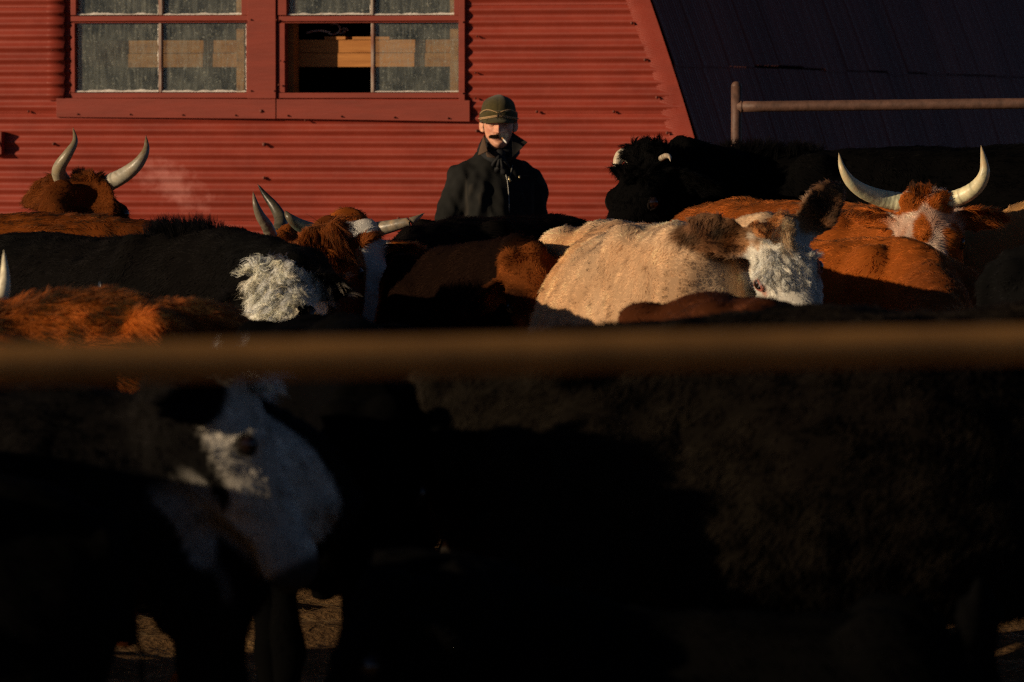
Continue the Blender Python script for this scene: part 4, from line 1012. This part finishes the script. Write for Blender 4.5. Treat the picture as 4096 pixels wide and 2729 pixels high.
# neck to hips, legs and hands are one body below the clothes
body = MB()
body.tube([(0, .03, EZ - .13), (0, .04, EZ - .20), (0, .05, EZ - .26)], [.056, .058, .066], 20)
me = mb.mesh('person'); v = verts(me); h = v - np.array((0, 0, EZ))
beard = np.maximum(sstep(-.050, -.075, h[:, 2]) * sstep(.025, -.02, h[:, 1]) * .18, .5 * sstep(.058, .064, np.abs(h[:, 0])) * sstep(.03, -.01, h[:, 2]) * sstep(-.02, .0, h[:, 1]) * (np.abs(h[:, 0]) < .0715))
c = base(len(v), SKIN)
cheek = np.exp(-((np.abs(h[:, 0]) - .042) / .02) ** 2 - ((h[:, 2] + .03) / .022) ** 2) + np.exp(-(h[:, 0] / .014) ** 2 - ((h[:, 2] + .033) / .012) ** 2)
c = mixc(c, base(len(v), (.62, .22, .15)), np.clip(cheek, 0, 1) * .5)
c = mixc(c, base(len(v), (.20, .10, .055)), np.clip(beard * (1 + .3 * nz(h, .01, 3)), 0, 1))
lips = np.exp(-(h[:, 0] / .022) ** 4 - ((h[:, 2] + .067) / .0075) ** 4) * (h[:, 1] < -.05)
c = mixc(c, base(len(v), (.42, .14, .11)), np.clip(lips, 0, 1) * .7)
brow = np.exp(-((np.abs(h[:, 0]) - .031) / .019) ** 4 - ((h[:, 2] - .0175) / .0045) ** 2) * (h[:, 1] < -.05)
c = mixc(c, base(len(v), (.05, .03, .018)), np.clip(brow, 0, 1) * .9)
hairm = sstep(.0, .03, h[:, 1]) * sstep(-.09, -.06, h[:, 2]) * (np.abs(h[:, 0]) < .074)
c = mixc(c, base(len(v), (.035, .022, .014)), hairm * .9)
c *= (1 + .06 * nz(h, .02, 9) + .05 * nz(h, .006, 10))[:, None]
setcol(me, np.clip(c, .003, 1))
man = link(me, 'person', M['skin'], None, True, MORG)
tag(man, 'man in olive cap and black work jacket smoking a cigarette behind the cattle', 'person')
for sgn in (1, -1):
    e = MB(); e.ball((sgn * .031, -.0675, EZ - .0015), .0118, 12)
    em = e.mesh('eye'); ev = verts(em); ex_, ez_ = ev[:, 0] - sgn * .031, ev[:, 2] - EZ + .0015
    rr_ = np.hypot(ex_, ez_); setcol(em, mixc(base(len(ev), (.55, .5, .45)), base(len(ev), (.05, .04, .03)), (rr_ < .0055) * 1.0))
    link(em, 'eye', M['horn'], man)
    for up in (1, -1):                                   # lids half closed
        l = MB(); k = np.linspace(-1, 1, 13)
        l.tube(np.stack([sgn * .031 + k * .0145, -.0775 + .006 * k * k, EZ - .0015 + up * (.0062 - .0050 * k * k) - (.0005 if up > 0 else 0)], 1), [(.0032, .0040)] * 13, 8)
        lm = l.mesh('eyelid'); setcol(lm, base(len(lm.vertices), SKIN * .85)); link(lm, 'eyelid', M['skin'], man)
# moustache and brows of hair
rg = np.random.default_rng(77); n = 2600
mx_ = rg.uniform(-1, 1, n); mz_ = rg.uniform(0, 1, n)
rx = mx_ * .027; rz = -.0475 - .0105 * mz_ - .005 * np.abs(mx_) ** 1.5
ry = -(.0885 + .006 * np.exp(-(rx / .02) ** 2) - .012 * np.abs(mx_) ** 2)
root = np.stack([rx, ry, rz + EZ], 1)
dr = np.stack([np.sign(mx_) * (.35 + .8 * np.abs(mx_)), -.42 + 0 * mx_, -.55 + .55 * np.abs(mx_) ** 2], 1) + rg.normal(size=(n, 3)) * .12
dr /= np.linalg.norm(dr, axis=1)[:, None]
strands('moustache', root, dr, .011 + .011 * np.abs(mx_) * rg.uniform(.6, 1.2, n), np.array((.045, .026, .015)) * rg.uniform(.6, 1.5, (n, 1)), man, 5, .00055, droop=.15, seed=3, nrm=root * 0 + np.stack([rx * 14, -1 + 0 * rx, .2 + 0 * rx], 1))
n = 700; mx_ = rg.uniform(-1, 1, n); sg = np.where(rg.random(n) < .5, 1, -1)
rx = sg * (.031 + mx_ * .019); rz = .0165 + .003 * (1 - mx_ ** 2) + rg.uniform(-.002, .002, n); ry = -.0915 + .22 * (np.abs(rx) - .02) ** 1.2
strands('eyebrows', np.stack([rx, ry, rz + EZ], 1), np.stack([sg * .9, -.3 + 0 * rx, .15 + 0 * rx], 1), np.full(n, .008), np.array((.03, .018, .011)) * rg.uniform(.7, 1.4, (n, 1)), man, 4, .0004, droop=.1, seed=4, nrm=(0, -1, .1))
# sideburns and back hair below the cap
n = 1600; sgn = np.where(rg.random(n) < .5, 1, -1); a = rg.uniform(.15, 1.4, n)
rz = rg.uniform(-.022, .035, n) * np.where(a < .4, 1, .9)
root = np.stack([sgn * .0705 * np.cos(a * .75), .0 + .100 * np.sin(a) - .012, rz + EZ], 1)
strands('hair', root, np.stack([sgn * .15 + 0 * a, .25 + 0 * a, -1 + 0 * a], 1) + rg.normal(size=(n, 3)) * .15, np.full(n, .010), np.array((.035, .022, .013)) * rg.uniform(.6, 1.5, (n, 1)), man, 4, .0005, droop=.1, seed=5, nrm=np.stack([sgn, 0 * a, 0 * a], 1))

# cigarette
c0 = mp_(2008, 551) ; c0[1] = -.094; c1 = mp_(2027, 573); c1[1] = -.150
def cyl(name, a, b, r, m, par, n=12):
    x = MB(); x.tube([a, a + (b - a) * .5, b], [r, r, r], n); return x.build(name, m, par)
cg = tag(empty('cigarette', MORG), 'lit cigarette with tan filter held between the man\'s lips', 'cigarette')
cf_ = c0 + (c1 - c0) * .36; ct = c0 + (c1 - c0) * .93
cyl('filter', c0, cf_, .0039, mat('filter', (.55, .27, .09), .8, .2), cg)
cyl('paper', cf_ + (c1 - c0) * .002, ct, .0038, mat('paper', (.85, .82, .76), .85, .2), cg)
cyl('ash', ct + (c1 - c0) * .002, c1, .0034, speckled('ash', (.12, .11, .10), (.4, .38, .36), 300, .9, .1), cg)

# cap: crown of seamed panels, folded ear band, short bill, tan cord
M['wool'] = speckled('olive_wool', (.045, .036, .012), (.075, .058, .020), 60, .95, .05, .0015)
N, L, b = nodes(M['wool']); b.inputs['Sheen Weight'].default_value = .15; b.inputs['Sheen Roughness'].default_value = .6
cap = MB(); th = np.linspace(0, 2 * np.pi, 96, endpoint=False)
cz0 = EZ
prof = [(.020, .0800, .104), (.032, .0825, .107), (.050, .0830, .108), (.070, .0815, .107), (.088, .0775, .103), (.104, .0705, .094), (.118, .058, .078), (.128, .042, .056), (.134, .024, .032), (.136, .004, .006)]
rings = []
for z, rx, ry in prof:
    seam = 1 - .022 * np.exp(-((((th + np.pi / 6) % (np.pi / 3)) - np.pi / 6) / .035) ** 2) * sstep(.04, .09, z)
    puff = 1 + .02 * np.cos(6 * (th)) * -1 * sstep(.08, .12, z)
    rings.append(np.stack([rx * np.sin(th) * seam * puff, .012 - ry * np.cos(th) * seam * puff, np.full(96, cz0 + z) + .003 * np.sin(2 * th + 1) * sstep(.1, .13, z)], 1))
cap.loft(rings)
capo = cap.build('cap', M['wool'], man)
bd = MB(); rings = []
for z, o_ in ((.010, .0), (.011, .006), (.022, .0085), (.040, .0095), (.054, .0085), (.058, .004), (.056, -.003), (.030, -.006)):
    dip = .010 * sstep(.2, .9, np.cos(th)) ; lift = .004 * np.cos(2 * th)
    sidez = z - dip * 0 + (.012 - .004) * 0
    hz_ = np.full(96, cz0 + sidez) + (.006 * (1 - np.abs(np.sin(th)))) - .006 * np.exp(-((np.cos(th) + .2) / .5) ** 2) * (z < .03)
    rings.append(np.stack([(.0815 + o_) * np.sin(th), .012 - (.1055 + o_) * np.cos(th), hz_], 1))
bd.loft(rings); bd.build('ear_band', M['wool'], capo)
bl = MB(); k = np.linspace(-1, 1, 25); rows_ = []
for t_, dz in ((0, .0), (.35, -.002), (.7, -.006), (.95, -.010), (1.0, -.0125), (.95, -.0145), (.6, -.0125), (0, -.008)):
    x = k * (.074 - .004 * t_); y = .012 - .1085 * np.sqrt(np.clip(1 - (x / .090) ** 2, 0, 1)) - .034 * t_ * np.sqrt(np.clip(1 - (np.abs(k)) ** 2.6, 0, 1)); 
    rows_.append(np.stack([x, y, cz0 + .030 + dz - .006 * np.abs(k) ** 2 - .012 * t_ * (1 - .3 * k * k)], 1))
bl.grid(np.array(rows_)); bl.build('bill', M['wool'], capo)
M['cord'] = speckled('tan_cord', (.42, .26, .13), (.58, .38, .20), 200, .8, .2)
cd = MB()
def arc(a0, a1, z0, z1, n, bul, o_=.0135, mid=0):
    a = np.linspace(a0, a1, n); t = np.linspace(0, 1, n)
    return np.stack([(.0815 + o_) * np.sin(a), .012 - (.1055 + o_) * np.cos(a), cz0 + z0 + (z1 - z0) * t + bul * np.sin(np.pi * t) + mid * t * (1 - t)], 1)
for sg in (-1, 1):
    cd.tube(arc(sg * .02, sg * 1.25, .052, .048, 22, .016, .009), [.0021] * 22, 8)
    cd.tube(arc(sg * .04, sg * 1.62, .040, .024, 26, -.002, .0125), [.0023] * 26, 8)
    cd.tube(arc(sg * .04, sg * 1.2, .035, .021, 22, -.001, .012), [.0020] * 22, 8)
    cd.tube(arc(sg * 1.60, sg * 3.1, .024, .030, 26, .004, .0125), [.0021] * 26, 8)
cd.build('cord', M['cord'], capo)
lc = MB(); k = np.linspace(0, 9.4, 40); lc.tube(np.stack([.004 + .010 * np.sin(k) * (1 - k / 14), -.1105 - .006 * np.cos(k * 1.3) * .5 - .0045, cz0 + .043 + .012 * np.cos(k * .9)], 1), [.0019] * 40, 6)
for tx, tz in ((.026, .026), (-.006, .020), (.014, .016)):
    k = np.linspace(0, 1, 10); lc.tube(np.stack([.003 + (tx - .003) * k, -.116 + .0 * k + .006 * k * k, cz0 + .044 + (tz - .044) * k + .004 * np.sin(np.pi * k)], 1), [.0015] * 10, 6)
lc.build('lace', mat('black_lace', (.012, .011, .010), .5, .4), capo)

# jacket
BY_ = R(20)                                              # chest turned towards photo right
cB, sB = math.cos(BY_), math.sin(BY_); RB = np.array(((cB, -sB, 0), (sB, cB, 0), (0, 0, 1)))
jc = np.array((-.018, .045, 0))                           # spine line
T = lambda q: (np.asarray(q, float) * np.array((.885, .94, 1))) @ RB.T + jc
jk = MB()
th = np.linspace(0, 2 * np.pi, 48, endpoint=False)
for_r = []
for z, hw, fd, bd_ in ((.90, .195, .130, .115), (.94, .205, .140, .12), (.97, .198, .135, .118), (1.05, .195, .140, .115), (1.18, .198, .148, .118), (1.30, .205, .150, .125), (1.38, .208, .145, .128), (1.44, .200, .130, .122), (1.49, .178, .108, .106), (1.525, .145, .094, .094), (1.555, .10, .084, .084), (1.585, .070, .072, .072)):
    s, c = np.sin(th), np.cos(th); e = 2.5
    x = hw * np.sign(s) * np.abs(s) ** (2 / e); y = np.where(c > 0, -fd, bd_) * np.abs(c) ** (2 / e)
    for_r.append(T(np.stack([x, y, np.full(48, z) + (-.02 * np.abs(s) * (z > 1.4) * 0)], 1)))
jk.loft(for_r)
for sg, pts in ((-1, [(-.130, .005, 1.475), (-.178, .005, 1.452), (-.222, .012, 1.36), (-.262, .025, 1.20), (-.268, .00, 1.06), (-.235, -.10, .98), (-.19, -.155, .965)]),
                (1, [(.130, .005, 1.475), (.178, .005, 1.452), (.218, .015, 1.36), (.250, .035, 1.20), (.262, .02, 1.06), (.235, -.09, .98), (.19, -.15, .965)])):
    jk.tube(T(pts), [.058, .072, .076, .073, .068, .062, .050], 20, up=(.15, 1, .1))
jme = fuse(jk, .0105, 5)
v = verts(jme); nr = normals(jme)
vb = (v - jc) @ RB
fold = .0075 * nz(np.stack([vb[:, 0] * 1.6, vb[:, 1], vb[:, 2] * .45], 1), .09, 60) + .0035 * nz(np.stack([vb[:, 0] * 1.4 + vb[:, 2] * .5, vb[:, 1], vb[:, 2] * .6 - vb[:, 0] * .4], 1), .04, 61)
arm = sstep(.175, .20, np.abs(vb[:, 0]))
fold += .0035 * arm * nz(np.stack([vb[:, 0], vb[:, 1], vb[:, 2] * 2.2], 1), .10, 62)
# crease where the sleeve meets the body, two long drapes on the chest
sl_ = np.abs(vb[:, 0]) - (.168 + .03 * sstep(1.30, 1.1, vb[:, 2])); fold -= .006 * np.exp(-(sl_ / .010) ** 2) * sstep(1.46, 1.38, vb[:, 2]) * (vb[:, 1] < .06)
for x0, k_, z0 in ((-.115, .18, 1.33), (-.065, -.25, 1.28), (.07, .2, 1.3), (-.145, .35, 1.40)):
    dx = vb[:, 0] - x0 - k_ * (vb[:, 2] - z0); fold += .010 * np.exp(-(dx / .014) ** 2 - ((vb[:, 2] - z0) / .12) ** 2) * (vb[:, 1] < 0)
setv(jme, v + nr * fold[:, None]); v = verts(jme)
JK = np.array((.015, .0148, .0138))
c = base(len(v), JK) * (1 + .18 * nz(v, .12, 65) + .12 * nz(v, .03, 66))[:, None]
edge = np.exp(-(sl_ / .006) ** 2) * sstep(1.5, 1.4, vb[:, 2]) * .35
c = mixc(c, base(len(v), (.07, .058, .045)), np.clip(edge + .25 * sstep(.012, .016, fold), 0, .5))
setcol(jme, np.clip(c, .004, 1)); jacket = link(jme, 'jacket', M['cloth'], man)
# trousers and boots
tr = MB()
for sg in (1, -1):
    tr.tube(T([(sg * .095, .0, .95), (sg * .10, -.005, .75), (sg * .10, -.01, .50), (sg * .105, .0, .28), (sg * .11, .01, .08)]), [.105, .098, .080, .072, .070], 20, up=(0, 1, 0))
tm = fuse(tr, .02, 3); setcol(tm, base(len(tm.vertices), (.03, .032, .04)) * (1 + .2 * nz(verts(tm), .1, 4))[:, None]); link(tm, 'trousers', M['cloth'], man)
for sg in (1, -1):
    bt = MB(); bt.tube(T([(sg * .11, .05, .055), (sg * .11, .0, .06), (sg * .115, -.08, .05), (sg * .12, -.16, .04), (sg * .12, -.20, .03)]), [(.035, .05), (.045, .06), (.05, .05), (.05, .04), (.03, .025)], 14)
    bt.tube(T([(sg * .11, .01, .05), (sg * .11, .012, .22)]), [.055, .06], 14); bt.build('boot', mat('boot', (.05, .03, .02), .6, .3), man)
# collar: two stiff flaps, corduroy faced
M['cord_brown'] = speckled('corduroy', (.085, .052, .034), (.13, .082, .055), 120, .9, .1, .002, stretch=(4, 4, .6))
M['cord_black'] = speckled('collar_cloth', (.020, .018, .016), (.030, .027, .024), 80, .9, .1)
def flap(name, corners, m, thick=.004, curl=.008, n=14):
    a, b, c, d = [np.asarray(x, float) for x in corners]      # neck-top, neck-bottom, tip-bottom, tip-top
    u = np.linspace(0, 1, n); g1, g2 = np.meshgrid(u, u, indexing='ij')
    p = (1 - g1)[..., None] * ((1 - g2)[..., None] * a + g2[..., None] * b) + g1[..., None] * ((1 - g2)[..., None] * d + g2[..., None] * c)
    p[..., 1] -= curl * np.sin(np.pi * g1) + .5 * curl * np.sin(np.pi * g2 * 1.5) * g1
    nv = norm(np.cross(b - a, d - a)); 
    x = MB(); q1 = p; q2 = p + nv * thick
    per1 = np.concatenate([q1[:, 0], q1[-1, 1:], q1[::-1, -1][1:], q1[0, ::-1][1:-1]]); per2 = np.concatenate([q2[:, 0], q2[-1, 1:], q2[::-1, -1][1:], q2[0, ::-1][1:-1]])
    x.grid(q1); x.grid(q2[::-1]); x.loft([per1, per2], cap=False)
    return x.build(name, m, man)
mm_ = lambda px, py, dy: mp_(px, py, dy)
flap('collar', (mm_(1934, 543, .055), mm_(1949, 604, -.050), mm_(1911, 622, -.040), mm_(1919, 592, .03)), M['cord_brown'])
flap('collar', (mm_(1949, 604, -.045), mm_(1984, 630, -.070), mm_(1950, 626, -.072), mm_(1944, 612, -.058)), M['cord_brown'], curl=.004)
flap('collar', (mm_(2048, 532, .06), mm_(2050, 630, -.045), mm_(2091, 590, .00), mm_(2109, 571, .03)), M['cord_black'], curl=-.006)
flap('collar', (mm_(1938, 528, .12), mm_(1935, 610, .13), mm_(2060, 610, .13), mm_(2056, 530, .12)), M['cord_black'], curl=-.02)
# scarf: wound round the neck, knotted, ends tucked into the jacket
M['scarf'] = speckled('black_silk', (.008, .008, .009), (.014, .014, .016), 40, .7, .25, .002)
sf = MB(); n = 60; a = np.linspace(0, 2 * np.pi, n, endpoint=False)
for z0, r0, tilt, rr_ in ((1.612, .074, .016, .018), (1.594, .081, .026, .020), (1.575, .086, .034, .022), (1.630, .068, .008, .014)):
    rings = []
    for k in np.append(a, a[0]):
        ctr = np.array((r0 * math.sin(k), .028 - (r0 + .006) * math.cos(k), z0 - .012 - tilt * math.cos(k) * .9 + .012 * abs(math.sin(k))))
        out = norm((math.sin(k), -math.cos(k), 0)); t_ = np.linspace(0, 2 * np.pi, 16, endpoint=False)
        rad_ = rr_ * (1 + .16 * np.sin(5 * t_ + 3 * k) + .10 * np.sin(9 * k + 2 * t_))
        rings.append(ctr + np.outer(np.cos(t_) * rad_ * .7, out) + np.outer(np.sin(t_) * rad_, (0, 0, 1)))
    sf.loft(rings, cap=False)
kx = mp_(2000, 615)[0]
sf.ball((kx, -.088, 1.560), (.026, .020, .024), 8)
for dx_, dz_, w_ in ((-.012, -.085, .017), (.016, -.095, .018), (.034, -.065, .014), (-.030, -.055, .014)):
    k = np.linspace(0, 1, 10); sf.tube(np.stack([kx + dx_ * k * 1.1, -.095 - .012 * np.sin(np.pi * k), 1.560 + dz_ * k], 1), [(w_ * (.5 + .7 * math.sin(math.pi * (.15 + .7 * t_))), .010) for t_ in k], 10)
sv = sf.build('scarf', M['scarf'], man)
# zip, its pull, pocket zip pull, seams
M['zip'] = speckled('zip_metal', (.10, .10, .095), (.22, .21, .19), 300, .45, .5, metal=.6)
M['brass'] = mat('brass_pull', (.42, .33, .18), .35, .5, .8)
bpy.context.view_layer.update()
from mathutils.bvhtree import BVHTree
bv = BVHTree.FromPolygons([tuple(x) for x in verts(jme)], [tuple(p.vertices) for p in jme.polygons])
def on_jacket(px, py, lift=.002):
    a = P(px, py, 1000); d = norm(a - camP); hit = bv.ray_cast(Vector(camP - MORG), Vector(d))
    return np.array(hit[0]) - d * lift if hit[0] is not None else mp_(px, py, -.1)
zp = MB(); path = [(1968, 627), (1985, 643), (2005, 660), (2020, 685), (2029, 715), (2034, 760), (2036, 810), (2036, 850)]
pp = np.array([on_jacket(np.interp(t, range(8), [p[0] for p in path]), np.interp(t, range(8), [p[1] for p in path])) for t in np.linspace(0, 7, 40)])
zp.tube(pp, [(.0045, .003)] * 40, 8)
path2 = [(2050, 660), (2046, 680), (2040, 700), (2034, 712)]
pp = np.array([on_jacket(np.interp(t, range(4), [p[0] for p in path2]), np.interp(t, range(4), [p[1] for p in path2])) for t in np.linspace(0, 3, 16)]); zp.tube(pp, [(.0028, .002)] * 16, 8)
zp.build('zip', M['zip'], jacket)
pl2 = MB(); a0, a1 = on_jacket(2033, 706, .006), on_jacket(2042, 727, .008); pl2.tube([a0, (a0 + a1) / 2, a1], [(.003, .002), (.0055, .002), (.006, .002)], 8, up=(0, 1, 0)); pl2.build('zip_pull', M['brass'], jacket)
pl2 = MB(); a0, a1 = on_jacket(2076, 704, .006), on_jacket(2080, 714, .007); pl2.tube([a0, a1], [(.005, .002), (.004, .002)], 8, up=(0, 1, 0)); pl2.build('zip_pull', M['brass'], jacket)
sm_ = MB()
for nm_, path in (('pocket_edge', [(2078, 702), (2095, 703), (2116, 704)]),):
    sm_ = MB(); k = np.linspace(0, len(path) - 1, 20); pp = np.array([on_jacket(np.interp(t, range(len(path)), [p[0] for p in path]), np.interp(t, range(len(path)), [p[1] for p in path]), .0005) for t in k]); sm_.tube(pp, [(.0022, .0018)] * 20, 6)
    sq = sm_.mesh(nm_); setcol(sq, base(len(sq.vertices), (.055, .05, .042))); link(sq, nm_, M['cloth'], jacket)
# cigarette smoke: a faint wisp before the dark cheek
sk = MB(); a0 = c1 + np.array((0, 0, 0))
k = np.linspace(0, 1, 8); sk.tube(np.stack([a0[0] - .012 * k - .006, a0[1] + .004 + .030 * k, a0[2] + .01 + .055 * k], 1), list(.010 + .016 * np.sin(np.pi * k)), 10)
ms_ = bpy.data.materials.new('smoke'); ms_.use_nodes = True; N, L = ms_.node_tree.nodes, ms_.node_tree.links; N.remove(N['Principled BSDF'])
pv = N.new('ShaderNodeVolumePrincipled'); pv.inputs['Color'].default_value = (.8, .82, .9, 1)
nn_ = noise_node(N, L, 45, 3); rp = ramp(N, L, nn_.outputs['Fac'], [(.4, 0.0), (.75, 14.0 / 14)]); mu = N.new('ShaderNodeMath'); mu.operation = 'MULTIPLY'; mu.inputs[1].default_value = 8; L.new(rp.outputs[0], mu.inputs[0]); L.new(mu.outputs[0], pv.inputs['Density']); L.new(pv.outputs[0], N['Material Output'].inputs['Volume'])
so = sk.build('smoke', ms_, None, True, MORG); so['kind'] = 'stuff'
